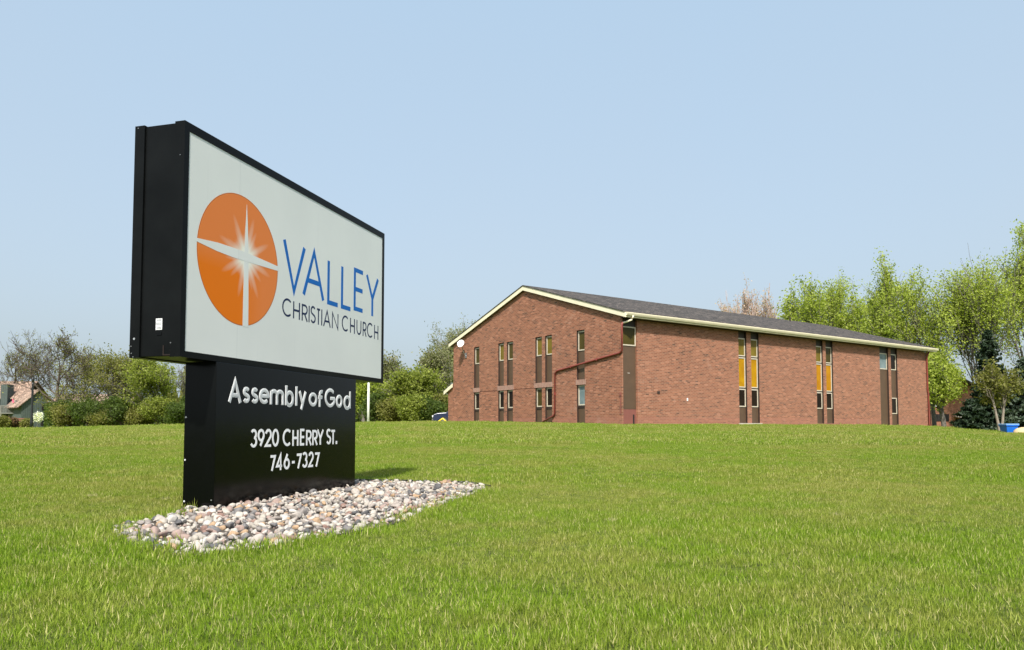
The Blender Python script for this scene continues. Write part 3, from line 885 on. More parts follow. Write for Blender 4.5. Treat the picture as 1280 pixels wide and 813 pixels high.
def build_church():
    s = empty('church_building', BO, BA)
    tag(s, 'two-storey brown brick church building with low gabled shingle roof and tall narrow window strips', 'building')
    RD = 0.15                                   # reveal depth
    zb = -0.35
    # ---- gable wall (plane x = 0, faces -x)
    gc = lambda u, d, z: (d, u, z)
    bays = [(13.15, 13.78), (10.38, 10.98), (9.42, 10.04), (6.56, 7.17), (5.63, 6.25), (2.84, 3.48)]
    holes = []
    for a, b in bays:
        holes += [(a, b, 3.08, 5.70), (a, b, zb + 0.02, 2.80)]
    eave = 5.80
    mb = wall_with_holes(0.0, BW, zb, eave, holes, RD, gc)
    top = roof_c(BW / 2) - 0.10
    mb.quad((0, 0, eave), (0, BW, eave), (0, BW, roof_c(BW) - 0.10), (0, BW / 2, top), (0, 0, roof_c(0) - 0.10))
    # return of the corner pier
    mb.quad((0, 0, zb), (0.07, 0, zb), (0.07, 0, 5.95), (0, 0, 5.95))
    mb.quad((0.07, 0, zb), (0.07, RD, zb), (0.07, RD, 5.95), (0.07, 0, 5.95))
    mb.build('gable_wall', 'brick', s)
    for q in wall_with_holes.liners: q.build('reveal_liner', 'dark_brown', s)
    def window(u0, u1, z0, z1, pane, conv, dep, fw=0.06):
        """white frame with the pane as its sub-part"""
        mb = MB()
        def bar(a, b, c, d):
            p = [conv(a, dep - 0.05, c), conv(b, dep - 0.05, c), conv(b, dep - 0.05, d), conv(a, dep - 0.05, d)]
            q = [conv(a, dep - 0.001, c), conv(b, dep - 0.001, c), conv(b, dep - 0.001, d), conv(a, dep - 0.001, d)]
            mb.quad(*p)
            for k in range(4):
                mb.quad(p[k], p[(k + 1) % 4], q[(k + 1) % 4], q[k])
        bar(u0, u0 + fw, z0, z1); bar(u1 - fw, u1, z0, z1)
        bar(u0 + fw, u1 - fw, z0, z0 + fw); bar(u0 + fw, u1 - fw, z1 - fw, z1)
        f = mb.build('window', 'frame_white', s)
        d = dep - 0.02
        MB().quad(conv(u0 + fw - 0.002, d, z0 + fw - 0.002), conv(u1 - fw + 0.002, d, z0 + fw - 0.002), conv(u1 - fw + 0.002, d, z1 - fw + 0.002), conv(u0 + fw - 0.002, d, z1 - fw + 0.002)).build('pane', pane, f)
    def panel(u0, u1, z0, z1, conv, dep, mat='brown_panel', name='infill_panel'):
        d0, d1 = dep - 0.02, dep + 0.03
        mb = MB()
        p = [conv(u0, d0, z0), conv(u1, d0, z0), conv(u1, d0, z1), conv(u0, d0, z1)]
        q = [conv(u0, d1, z0), conv(u1, d1, z0), conv(u1, d1, z1), conv(u0, d1, z1)]
        mb.quad(*p)
        for k in range(4): mb.quad(p[k], p[(k + 1) % 4], q[(k + 1) % 4], q[k])
        return mb.build(name, mat, s)
    up = ['pane_dolive', 'pane_olive', 'pane_dolive', 'pane_olive', 'pane_olive', 'pane_dolive']
    lo = ['pane_dark', 'pane_dark', 'pane_dark', 'pane_dolive', 'pane_dark', 'pane_blue']
    for k, (a, b) in enumerate(bays):
        e = 0.004
        window(a + 0.02, b - 0.02, 4.62, 5.66, up[k], gc, RD - 0.02)
        panel(a + e, b - e, 3.085, 4.617, gc, RD - 0.02)
        panel(a + e, b - e, 5.662, 5.696, gc, RD - 0.02, 'dark_brown')
        window(a + 0.02, b - 0.02, 1.72, 2.775, lo[k], gc, RD - 0.02)
        panel(a + e, b - e, 1.585, 1.717, gc, RD - 0.045, 'dark_brown')
        panel(a + e, b - e, zb + 0.03, 1.582, gc, RD - 0.02)
    # lintel courses between the storeys, and the control joint that runs between them
    for a, b in ((13.10, 13.86), (9.36, 11.06), (5.57, 7.25), (2.76, 3.56)):
        MB().box(-0.022, 0.10, a, b, 2.802, 3.078).build('lintel', 'lintel', s)
    for a, b in ((11.06, 13.10), (7.25, 9.36)):
        MB().box(-0.006, 0.02, a, b, 2.800, 2.824).build('joint', 'dark_brown', s)
    # ---- long wall (plane y = 0, faces -y)
    lc = lambda u, d, z: (u, d, z)
    WT = 5.95
    strips = [(8.87, 9.56), (9.96, 10.66), (16.23, 16.93), (17.26, 18.00), (23.44, 24.51), (24.84, 25.65)]
    holes = [(a, b, 0.80 if a < 20 else zb + 0.02, WT - 0.001) for a, b in strips]
    mb = wall_with_holes(1.03, BL, zb, WT, holes, RD, lc)
    mb.quad((1.03, 0, zb), (1.03, 0, WT), (1.03, RD, WT), (1.03, RD, zb))
    mb.build('long_wall', 'brick', s)
    for q in wall_with_holes.liners: q.build('reveal_liner', 'dark_brown', s)
    amber = ['pane_amber', 'pane_amber', 'pane_orange', 'pane_orange']
    tops = ['pane_olive', 'pane_olive', 'pane_olive', 'pane_dolive']
    d = RD - 0.02
    for k, (a, b) in enumerate(strips[:4]):
        e = 0.004; a1, b1 = a + 0.02, b - 0.02
        panel(a + e, b - e, 5.605, WT - 0.004, lc, d, 'dark_brown')
        window(a1, b1, 4.575, 5.60, tops[k], lc, d)
        panel(a + e, b - e, 4.515, 4.572, lc, d, 'dark_brown', 'mullion')
        window(a1, b1, 2.80, 4.51, amber[k], lc, d)
        panel(a + e, b - e, 2.735, 2.797, lc, d, 'dark_brown', 'mullion')
        window(a1, b1, 1.71, 2.73, 'pane_dark', lc, d)
        panel(a + e, b - e, 0.805, 1.706, lc, d)
    a, b = strips[4]
    panel(a + .004, b - .004, 5.575, WT - 0.004, lc, d, 'dark_brown')
    window(a + 0.02, b - 0.02, 4.48, 5.57, 'pane_blue', lc, d)
    panel(a + .004, b - .004, zb + 0.03, 4.477, lc, d)
    a, b = strips[5]
    panel(a + .004, b - .004, 5.575, WT - 0.004, lc, d, 'dark_brown')
    window(a + 0.02, b - 0.02, 4.48, 5.57, 'pane_dark', lc, d)
    panel(a + .004, b - .004, 2.585, 4.477, lc, d)
    window(a + 0.02, b - 0.02, 1.48, 2.58, 'pane_dark', lc, d)
    panel(a + .004, b - .004, zb + 0.03, 1.477, lc, d)
    # corner strip
    panel(0.074, 1.026, 5.60, WT - 0.004, lc, d, 'dark_brown')
    window(0.08, 1.02, 4.63, 5.595, 'pane_dolive', lc, d)
    panel(0.074, 1.026, 1.465, 4.627, lc, d)
    rp = panel(0.074, 1.026, zb + 0.03, 1.455, lc, d - 0.01, 'red_panel', 'painted_panel')
    MB().box(0.80, 0.90, d - 0.036, d - 0.031, 0.3, 1.20).build('vent_slot', 'void', rp)
    MB().box(0.47, 0.62, d - 0.026, d - 0.021, 3.25, 3.275).build('vent_mark', 'concrete', s)
    MB().box(8.80, 10.75, -0.10, 0.12, 0.70, 0.795).build('sill', 'concrete', s)
    MB().box(16.15, 18.10, -0.10, 0.12, 0.64, 0.735).build('sill', 'dark_brown', s)
    # far end wall and rear wall
    mb = MB()
    mb.quad((BL, 0, zb), (BL, BW, zb), (BL, BW, 5.9), (BL, BW / 2, top), (BL, 0, 5.9))
    mb.build('end_wall', 'brick', s)
    MB().quad((0, BW, zb), (BL, BW, zb), (BL, BW, 5.95), (0, BW, 5.95)).build('rear_wall', 'brick', s)
    # ---- roof
    x0, x1 = -0.16, BL + 0.42
    yo = 0.40
    hb = 0.125
    def slope_pts(off):
        return [(-yo, roof_c(-yo) + off), (BW / 2, roof_c(BW / 2) + off), (BW + yo, roof_c(BW + yo) + off)]
    top_l = slope_pts(hb + 0.045); bot_l = slope_pts(hb + 0.004)
    roof = MB().prism([*top_l, *bot_l[::-1]], 0, x0 - 0.03, x1 + 0.03).build('roof', 'shingle', s)
    # ridge cap pieces
    mb = MB(); rz = roof_c(BW / 2) + hb + 0.047
    for k in range(0, 100):
        xa = x0 + k * 0.305
        if xa + 0.3 > x1: break
        mb.prism([(BW / 2 - 0.16, rz - 0.044), (BW / 2, rz + 0.012), (BW / 2 + 0.16, rz - 0.044), (BW / 2 + 0.16, rz - 0.056), (BW / 2, rz - 0.004), (BW / 2 - 0.16, rz - 0.056)], 0, xa, xa + 0.297)
    mb.build('ridge_cap', 'shingle', roof)
    MB().tube([(24.3, 7.4, roof_c(7.4) + 0.1), (24.3, 7.4, roof_c(7.4) + 0.5)], 0.05, 8).build('vent_pipe', 'dark_brown', roof)
    # rake boards
    for xx in (x0, x1 - 0.045):
        for side in (0, 1):
            ya, yb = (-yo, BW / 2) if side == 0 else (BW / 2, BW + yo)
            MB().prism([(ya, roof_c(ya) - hb), (yb, roof_c(yb) - hb), (yb, roof_c(yb) + hb), (ya, roof_c(ya) + hb)], 0, xx, xx + 0.045).build('rake_board', 'cream', s)
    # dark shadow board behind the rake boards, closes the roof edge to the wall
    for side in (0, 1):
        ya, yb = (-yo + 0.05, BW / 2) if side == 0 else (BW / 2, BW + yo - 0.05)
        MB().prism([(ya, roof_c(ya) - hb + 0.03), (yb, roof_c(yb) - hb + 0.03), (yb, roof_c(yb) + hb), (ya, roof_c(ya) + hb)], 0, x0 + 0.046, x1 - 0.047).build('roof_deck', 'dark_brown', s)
    # eave fascia, soffit and gutter of the long side
    ze = roof_c(-yo)
    MB().box(x0 + 0.046, x1 - 0.047, -yo - 0.004, -yo + 0.028, ze - hb, ze + hb - 0.02).build('fascia', 'cream', s)
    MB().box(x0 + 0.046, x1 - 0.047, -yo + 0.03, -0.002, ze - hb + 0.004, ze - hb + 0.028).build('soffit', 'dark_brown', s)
    gp = [(-yo - 0.006, ze + hb - 0.01), (-yo - 0.135, ze + hb - 0.01), (-yo - 0.135, ze + hb - 0.045), (-yo - 0.115, ze + 0.02), (-yo - 0.085, ze - hb + 0.085), (-yo - 0.006, ze - hb + 0.085)]
    MB().prism(gp, 0, x0 + 0.05, x1 + 0.10).build('gutter', 'cream', s)
    MB().box(x0 + 0.06, x1 + 0.05, -yo - 0.030, -yo - 0.006, ze - hb + 0.01, ze - hb + 0.05).build('drip_trim', 'cream', s)
    # gutter outlet elbow and the red downpipe that crosses the gable
    zt = ze - hb
    MB().tube([(0.32, -yo - 0.07, zt + 0.10), (0.32, -yo - 0.07, zt + 0.0), (0.26, -yo - 0.03, zt - 0.10), (0.10, -0.22, zt - 0.20), (0.0, -0.10, zt - 0.24)], 0.05, 10).build('gutter_elbow', 'cream', s, smooth=True)
    MB().tube([(-0.03, -0.09, zt - 0.22), (-0.055, -0.075, zt - 0.34), (-0.06, -0.06, 4.36), (-0.06, 0.10, 4.24), (-0.06, 5.10, 3.66), (-0.06, 5.30, 3.52), (-0.06, 5.33, 1.33), (-0.06, 5.42, 1.21), (-0.10, 6.55, 0.80)], 0.052, 10).build('downpipe', 'red_paint', s, smooth=True)
    for yy, zz in ((1.8, 4.045), (3.9, 3.80), (5.315, 2.4)):
        MB().box(-0.115, -0.002, yy - 0.03, yy + 0.03, zz - 0.065, zz + 0.065).build('pipe_strap', 'red_paint', s)
    MB().tube([(29.55, -0.30, zt + 0.1), (29.55, -0.12, zt - 0.25), (29.55, -0.07, zt - 0.4), (29.55, -0.07, 3.2), (29.63, -0.07, 3.0), (29.63, -0.07, 0.75), (29.66, -0.25, 0.55)], 0.06, 10).build('downpipe', 'red_paint', s, smooth=True)
    # small fittings
    MB().box(-0.05, -0.001, 0.06, 0.16, 2.12, 2.28).box(-0.03, -0.0005, 0.09, 0.13, 1.2, 2.12).build('meter_box', 'red_panel', s)
    MB().box(4.60, 4.68, -0.03, -0.001, 1.95, 2.10).build('outlet_cover', 'white_paint', s)
    MB().box(2.42, 2.60, -0.02, -0.001, 2.27, 2.41).build('vent_grille', 'dark_brown', s)
    MB().box(25.1, 27.0, -0.55, -0.01, 0.2, 0.60).build('window_well', 'dark_brown', s)
    # ---- lower side annex on the far left
    ax1 = 9.0
    mb = MB()
    mb.quad((0.02, BW, zb), (0.02, BW + 0.72, zb), (0.02, BW + 0.72, 3.0), (0.02, BW, 3.3))
    mb.quad((0.02, BW + 0.72, zb), (ax1, BW + 0.72, zb), (ax1, BW + 0.72, 3.0), (0.02, BW + 0.72, 3.0))
    mb.build('annex_wall', 'brick', s)
    an = lambda y: 3.36 - 0.40 * (y - BW)
    MB().prism([(BW + 0.01, an(BW) + 0.10), (BW + 1.12, an(BW + 1.12) + 0.10), (BW + 1.12, an(BW + 1.12) - 0.02), (BW + 0.01, an(BW) - 0.02)], 0, -0.05, ax1).build('annex_roof', 'shingle', s)
    MB().prism([(BW + 0.01, an(BW) + 0.12), (BW + 1.15, an(BW + 1.15) + 0.12), (BW + 1.15, an(BW + 1.15) - 0.12), (BW + 0.01, an(BW) - 0.12)], 0, -0.10, -0.052).build('annex_rake_board', 'cream', s)
    return s
build_church()

def bpt(x, y, z):
    return Vector((BO[0] + l2[0] * x + g2[0] * y, BO[1] + l2[1] * x + g2[1] * y, z))

def build_dish():
    p = bpt(-0.01, 14.75, 5.2)
    t = empty('satellite_dish', p, BA)
    tag(t, 'round white satellite dish high on the left end of the brick gable', 'satellite dish')
    mb = MB(); n = 20
    rings = [(0.02, 0.0), (0.10, 0.008), (0.18, 0.03), (0.25, 0.06)]
    V = []
    for r, h in rings: V.append([(r * math.cos(2 * math.pi * k / n), r * math.sin(2 * math.pi * k / n) * 1.08, h) for k in range(n)])
    for a, b in zip(V, V[1:]):
        for k in range(n):
            k2 = (k + 1) % n
            mb.quad(a[k], a[k2], b[k2], b[k])
            mb.quad(*[(q[0], q[1], q[2] - 0.02) for q in (a[k], b[k], b[k2], a[k2])])
    mb.quad(*V[0])
    for k in range(n):
        k2 = (k + 1) % n; a, b = V[-1][k], V[-1][k2]
        mb.quad(a, b, (b[0], b[1], b[2] - 0.02), (a[0], a[1], a[2] - 0.02))
    d = mb.build('reflector', 'white_paint', t)
    aim = Vector((-0.80, -0.50, 0.45)).normalized()
    d.rotation_euler = aim.to_track_quat('Z', 'Y').to_euler()
    d.location = (-0.40, 0.0, 0.80)
    MB().tube([(0.0, 0.0, 0.05), (-0.10, 0.0, 0.05), (-0.22, 0.02, 0.35), (-0.38, 0.0, 0.78)], 0.025, 8).build('mast', 'steel', t)
    MB().box(-0.03, 0.0, -0.09, 0.09, -0.10, 0.22).build('mount_plate', 'steel', t)
    MB().tube([(-0.40, 0.10, 0.42), (-0.62, -0.02, 0.55), (-0.80, -0.12, 0.92)], 0.018, 6).build('feed_arm', 'steel', t)
build_dish()

def build_flood():
    p = bpt(0.35, BW + 0.02, 3.72)
    t = empty('flood_light', p, BA)
    tag(t, 'small white flood light on an arm at the left edge of the brick wall', 'flood light')
    MB().tube([(0, 0, 0), (0, 0.18, 0.02)], 0.02, 8).build('arm', 'white_paint', t)
    MB().lathe([(0.05, -0.07), (0.10, -0.05), (0.115, 0.03), (0.07, 0.07), (0.02, 0.08)], 12, (0, 0.28, 0.02)).build('lamp_head', 'white_paint', t, smooth=True)
build_flood()

def build_marker():
    p = bpt(-0.9, 16.2, 0); z = gzf(p.x, p.y)
    t = empty('yellow_plastic_object', (p.x, p.y, z), BA + 0.4)
    tag(t, 'small bright yellow plastic object lying in the grass at the brick corner', 'yellow object')
    MB().tube([(-0.30, 0.22, 0.04), (-0.02, 0.0, 0.28), (0.02, -0.28, 0.04)], 0.05, 8).build('bent_strip', 'yellow', t, smooth=True)
    MB().box(-0.10, 0.10, -0.36, 0.30, 0.0, 0.09).build('base', 'yellow', t, bevel=0.02)
build_marker()

# ---------------------------------------------------------------- trees
def tubes_np(mb_v, mb_f, pts, rad, sides):
    pts = np.asarray(pts); k = len(pts)
    d = np.gradient(pts, axis=0); d /= np.linalg.norm(d, axis=1)[:, None] + 1e-9
    ref = np.where(np.abs(d[:, 2:3]) < 0.9, np.array([[0, 0, 1.0]]), np.array([[1.0, 0, 0]]))
    u = np.cross(d, ref); u /= np.linalg.norm(u, axis=1)[:, None] + 1e-9
    w = np.cross(d, u)
    a = np.arange(sides) * 2 * math.pi / sides
    ring = pts[:, None, :] + (u[:, None, :] * np.cos(a)[None, :, None] + w[:, None, :] * np.sin(a)[None, :, None]) * np.asarray(rad)[:, None, None]
    base = sum(len(x) for x in mb_v)
    mb_v.append(ring.reshape(-1, 3))
    i = np.arange(k - 1)[:, None] * sides + np.arange(sides)[None, :]
    j = np.arange(k - 1)[:, None] * sides + (np.arange(sides)[None, :] + 1) % sides
    mb_f.append(np.stack([i, j, j + sides, i + sides], -1).reshape(-1, 4) + base)

def np_mesh(name, v, f, tint=None):
    me = bpy.data.meshes.new(name)
    v = np.asarray(v, np.float32); f = np.asarray(f, np.int32)
    me.vertices.add(len(v)); me.vertices.foreach_set('co', v.ravel())
    me.loops.add(f.size); me.loops.foreach_set('vertex_index', f.ravel())
    me.polygons.add(len(f)); me.polygons.foreach_set('loop_start', np.arange(len(f), dtype=np.int32) * f.shape[1])
    me.update(calc_edges=True)
    if tint is not None:
        at_ = me.attributes.new('tint', 'FLOAT', 'FACE'); at_.data.foreach_set('value', np.asarray(tint, np.float32))
    return me

def leaf_quads(rg, c, size, stretch=1.5):
    n = len(c)
    d = rg.normal(size=(n, 3)); d /= np.linalg.norm(d, axis=1)[:, None]
    e = rg.normal(size=(n, 3)); e -= (e * d).sum(1)[:, None] * d; e /= np.linalg.norm(e, axis=1)[:, None] + 1e-9
    s = size * rg.uniform(0.55, 1.25, n)[:, None]
    nrm = np.cross(d, e)
    a = c - d * s * 0.5 * stretch; b = c + e * s * 0.42 + nrm * s * 0.12; cc = c + d * s * 0.5 * stretch; dd = c - e * s * 0.42 + nrm * s * 0.12
    v = np.stack([a, b, cc, dd], 1).reshape(-1, 3)
    f = np.arange(4 * n).reshape(n, 4)
    return v, f

def grow_tree(seed, levels=4, kids=(7, 6, 5, 4), trunk_frac=0.28, spread=0.9, up=0.25, wander=0.22, stems=1, leaves=14, leaf=0.3, leaf_jit=0.35, twig_r=0.012, r0=0.24, H=10.0, wid=7.0, leaf_from=None, leaf_low=0.0, leaf_keep=1.0, gaps=0.22):
    """returns (wood v, f), (leaf v, f, tint); base at the origin, height H, crown width wid"""
    rg = np.random.default_rng(seed)
    wv, wf, tips = [], [], []
    def branch(p, d, L, r, lev):
        k = 5 if lev < 2 else 4
        pts = [p]; dd = d.copy(); ds = []
        for i in range(k):
            dd = dd + rg.normal(size=3) * wander * (0.6 if lev == 0 else 1) * 0.5 + np.array([0, 0, up * (0.5 if lev else 0.15)])
            dd /= np.linalg.norm(dd); ds.append(dd.copy())
            pts.append(pts[-1] + dd * L / k)
        rad = np.linspace(r, max(twig_r * 0.6, r * (0.45 if lev < levels - 1 else 0.3)), k + 1)
        branches.append((np.array(pts), rad, lev))
        if lev >= levels - 1:
            if not bald[0]:
                for i in range(1, k + 1): tips.append((pts[i], lev))
            return
        if leaf_from is not None and lev >= leaf_from:
            for i in range(2, k + 1): tips.append((pts[i], lev))
        n = kids[lev]
        t0 = trunk_frac if lev == 0 else 0.25
        for j in range(n):
            t = t0 + (1 - t0) * (j + rg.uniform(0.1, 0.9)) / n
            x = t * k; i = min(int(x), k - 1); q = pts[i] + (pts[i + 1] - pts[i]) * (x - i)
            az = rg.uniform(0, 2 * math.pi) if lev else (j * 2.4 + rg.uniform(-0.5, 0.5))
            ax = ds[i]; ref = np.array([0, 0, 1.0]) if abs(ax[2]) < 0.9 else np.array([1.0, 0, 0])
            u = np.cross(ax, ref); u /= np.linalg.norm(u); w = np.cross(ax, u)
            ang = spread * rg.uniform(0.6, 1.15) * (1.0 if lev else (1.15 - 0.5 * t))
            nd = ax * math.cos(ang) + (u * math.cos(az) + w * math.sin(az)) * math.sin(ang)
            ll = L * rg.uniform(0.45, 0.72) * ((1.15 - 0.55 * t) if lev == 0 else 1.0)
            rr = max(twig_r, np.interp(x, np.arange(k + 1), rad) * rg.uniform(0.45, 0.65))
            if lev == levels - 3: bald[0] = rg.random() < gaps
            branch(q, nd, ll, rr, lev + 1)
    branches = []; bald = [False]
    for s in range(stems):
        if stems == 1: d = np.array([rg.normal() * 0.04, rg.normal() * 0.04, 1.0]); p = np.zeros(3)
        else:
            a = 2 * math.pi * s / stems + rg.uniform(-0.3, 0.3); tl = rg.uniform(0.12, 0.32)
            d = np.array([math.cos(a) * tl, math.sin(a) * tl, 1.0]); p = np.array([math.cos(a), math.sin(a), 0]) * r0 * 0.8
        d /= np.linalg.norm(d)
        branch(p, d, 10 * rg.uniform(0.85, 1.0), r0, 0)
    T = np.array([t[0] for t in tips])
    allp = np.concatenate([b[0] for b in branches])
    zmax = np.percentile(allp[:, 2], 99.7); rad_ = np.percentile(np.hypot(allp[:, 0], allp[:, 1]), 97)
    sc = np.array([wid / 2 / rad_, wid / 2 / rad_, H / zmax])
    for pts, rad, lev in branches:
        pts = pts * sc
        pts[:, 2] = np.maximum(pts[:, 2], 0.05 if lev else pts[:, 2])
        if lev == 0: pts[0, 2] -= 0.3
        tubes_np(wv, wf, pts, rad, 8 if lev == 0 else (5 if lev == 1 else 3))
    T = T * sc
    if leaf_keep < 1: T = T[rg.random(len(T)) < leaf_keep]
    if leaf_low > 0: T = T[T[:, 2] > leaf_low * H]
    c = np.repeat(T, leaves, 0) + rg.normal(size=(len(T) * leaves, 3)) * leaf_jit
    c[:, 2] = np.maximum(c[:, 2], 0.15)
    lv, lf = leaf_quads(rg, c, leaf)
    clump = np.repeat(rg.random(len(T)), leaves) * 0.6 + rg.random(len(c)) * 0.4
    return (np.concatenate(wv), np.concatenate(wf)), (lv, lf, clump)

TREE_CACHE = {}
def tree(name, label, cat, loc, rz, bark, leafm, group=None, key=None, scale=(1, 1, 1), **kw):
    k = key or repr(sorted(kw.items()))
    if k not in TREE_CACHE:
        (wv, wf), (lv, lf, tint) = grow_tree(**kw)
        TREE_CACHE[k] = (wv, wf, lv, lf, tint)
    wv, wf, lv, lf, tint = TREE_CACHE[k]
    o = empty(name, (loc[0], loc[1], gzf(loc[0], loc[1]) - 0.02), rz)
    o.scale = scale
    tag(o, label, cat, group)
    m1 = np_mesh('trunk', wv, wf); m1.polygons.foreach_set('use_smooth', [True] * len(m1.polygons))
    mesh_obj('trunk' if cat != 'shrub' else 'stems', m1, bark, o)
    m2 = np_mesh('crown', lv, lf, tint)
    mesh_obj('crown' if cat != 'shrub' else 'foliage', m2, leafm, o)
    return o

def conifer(name, label, loc, H, wid, seed, leafm='needle'):
    rg = np.random.default_rng(seed)
    o = empty(name, (loc[0], loc[1], gzf(*loc) - 0.02), rg.uniform(0, 6)); tag(o, label, 'conifer')
    wv, wf, C, S = [], [], [], []
    tubes_np(wv, wf, np.array([[0, 0, -0.3], [0, 0, H * .4], [0, 0, H * .75], [0, 0, H]]), np.array([0.16, 0.11, 0.06, 0.015]), 8)
    lv, tint = [], []
    z = 0.35
    while z < H * 0.97:
        t = z / H; L = wid / 2 * (1 - t) ** 0.85 + 0.12
        nb = int(7 + 5 * (1 - t))
        for b in range(nb):
            a = rg.uniform(0, 2 * math.pi); l = L * rg.uniform(0.7, 1.12)
            d = np.array([math.cos(a), math.sin(a), 0])
            k = np.linspace(0, 1, 5)[:, None]
            pts = np.array([0, 0, z]) + d * l * k + np.array([0, 0, 1.0]) * (l * (-0.35 * k + 0.22 * k ** 2))
            tubes_np(wv, wf, pts, np.linspace(0.03, 0.006, 5), 3)
            m = int(10 + l * 26)
            tt = rg.uniform(0.12, 1.03, m)[:, None]
            c = np.array([0, 0, z]) + d * l * tt + np.array([0, 0, 1.0]) * (l * (-0.35 * tt + 0.22 * tt ** 2)) + rg.normal(size=(m, 3)) * np.array([0.09, 0.09, 0.05]) * (0.6 + l * 0.3)
            v, f = leaf_quads(rg, c, 0.20, 1.9)
            lv.append(v); tint.append(rg.random(m))
        z += rg.uniform(0.16, 0.30) * (1 - 0.45 * t) * (H / 7) ** 0.4
    lv = np.concatenate(lv)
    mesh_obj('trunk', np_mesh('trunk', np.concatenate(wv), np.concatenate(wf)), 'bark', o)
    mesh_obj('crown', np_mesh('crown', lv, np.arange(len(lv)).reshape(-1, 4), np.concatenate(tint)), leafm, o)

def H_at(py, Y, x): return zat(py, Y) - gzf(x, Y)

def put(px, Y, top, wpx, name, label, cat, bark, leafm, group=None, seed=1, rz=0.0, **kw):
    x = at(px, Y); H = H_at(top, Y, x); w = wpx / 947.4 * Y
    return tree(name, label, cat, (x, Y), rz, bark, leafm, group, key=None, seed=seed, H=H, wid=w, **kw)

BARE = dict(levels=5, kids=(8, 6, 5, 4), trunk_frac=0.2, spread=0.75, up=0.30, wander=0.30, leaves=1, leaf=0.17, leaf_jit=0.2, twig_r=0.028, r0=0.26, leaf_keep=0.45)
LEAFY = dict(levels=4, kids=(13, 7, 5), trunk_frac=0.2, spread=0.85, up=0.22, wander=0.28, leaves=9, leaf=0.20, leaf_jit=0.36, twig_r=0.024, r0=0.22, leaf_keep=0.85)
TALL = dict(levels=4, kids=(14, 7, 5), trunk_frac=0.2, spread=0.78, up=0.24, wander=0.26, leaves=12, leaf=0.15, leaf_jit=0.30, twig_r=0.022, r0=0.2, leaf_keep=0.85)
SHRUB = dict(levels=3, kids=(7, 6), trunk_frac=0.06, spread=0.8, up=0.22, wander=0.3, stems=7, leaves=10, leaf=0.17, leaf_jit=0.26, twig_r=0.015, r0=0.05)

# --- left tree line
put(24, 126, 417, 96, 'budding_tree', 'wide nearly bare tree with fine dark twigs behind the pinkish-roofed green house', 'tree', 'bark', 'leaf_olive', 'trees beyond the left lawn', seed=3, **{**BARE, 'leaf_keep': 0.6})
put(82, 100, 413, 108, 'budding_tree', 'tallest nearly bare tree on the left, dark trunk right of the green gable', 'tree', 'bark', 'leaf_olive', 'trees beyond the left lawn', seed=8, **BARE)
put(134, 99, 438, 100, 'olive_tree', 'broad olive-leaved tree between the bare trees and the sign', 'tree', 'bark_grey', 'leaf_olive', 'trees beyond the left lawn', seed=12, **{**LEAFY, 'leaves': 6, 'leaf_keep': 0.75})
put(168, 103, 443, 84, 'olive_tree', 'thin olive tree just left of the sign cabinet bottom', 'tree', 'bark_grey', 'leaf_olive', 'trees beyond the left lawn', seed=14, **{**LEAFY, 'leaves': 6, 'leaf_keep': 0.75})
put(106, 107, 436, 92, 'olive_tree', 'olive tree rising behind the gap between the bare trees and the broad olive tree', 'tree', 'bark_grey', 'leaf_olive', 'trees beyond the left lawn', seed=25, **{**LEAFY, 'leaves': 5, 'leaf_keep': 0.7})
put(203, 97, 450, 84, 'green_tree', 'yellow-green leafy tree seen under the left end of the sign cabinet', 'tree', 'bark_grey', 'leaf_green', 'trees beyond the left lawn', seed=17, **LEAFY)
put(236, 101, 448, 70, 'budding_tree', 'sparse grey twiggy tree half hidden by the black sign pedestal', 'tree', 'bark_grey', 'leaf_grey', 'trees beyond the left lawn', seed=21, **BARE)
for i, (px, Y, top, w, lf, lab) in enumerate([
    (75, 98, 503, 26, 'leaf_deep', 'dark green shrub against the right side of the green house'),
    (88, 96, 507, 38, 'leaf_olive', 'olive rounded shrub under the tallest bare tree'),
    (112, 95, 502, 40, 'leaf_deep', 'low dark shrub left of the broad olive tree trunk'),
    (132, 95, 515, 34, 'leaf_olive', 'olive shrub at the foot of the broad olive tree'),
    (153, 95, 500, 38, 'leaf_deep', 'dark shrub between the olive trees and the yellow-green tree'),
    (176, 95, 512, 36, 'leaf_olive', 'olive-brown shrub left of the yellow-green tree trunk'),
    (198, 94, 499, 40, 'leaf_green', 'fresh green shrub below the yellow-green tree'),
    (222, 94, 506, 38, 'leaf_deep', 'dark shrub touching the left edge of the black pedestal')]):
    put(px, Y, top, w, 'shrub', lab, 'shrub', 'bark', lf, 'shrubs along the left lawn edge', seed=40 + i, **SHRUB)

# --- trees between the sign and the building
put(455, 84, 462, 60, 'green_tree', 'bright green tree right behind the thin white pole', 'tree', 'bark_grey', 'leaf_bright', 'trees between sign and building', seed=31, **{**LEAFY, 'trunk_frac': 0.08})
put(484, 90, 446, 62, 'budding_tree', 'grey-olive budding tree at the right edge of the sign cabinet', 'tree', 'bark_pale', 'leaf_grey', 'trees between sign and building', seed=33, **{**LEAFY, 'leaves': 5, 'leaf_keep': 0.7})
put(514, 80, 464, 84, 'green_tree', 'bright yellow-green bushy tree in the gap between sign and building', 'tree', 'bark_grey', 'leaf_green', 'trees between sign and building', seed=35, **{**LEAFY, 'trunk_frac': 0.05})
put(544, 86, 438, 66, 'budding_tree', 'grey-olive tree left of the tall poplar', 'tree', 'bark_pale', 'leaf_grey', 'trees between sign and building', seed=37, **{**LEAFY, 'leaves': 6, 'leaf_keep': 0.75})
put(578, 92, 402, 100, 'poplar_tree', 'tall grey-green poplar rising behind the left roof corner of the brick building', 'tree', 'bark_pale', 'leaf_grey', 'trees between sign and building', seed=39, **{**TALL, 'leaves': 8})
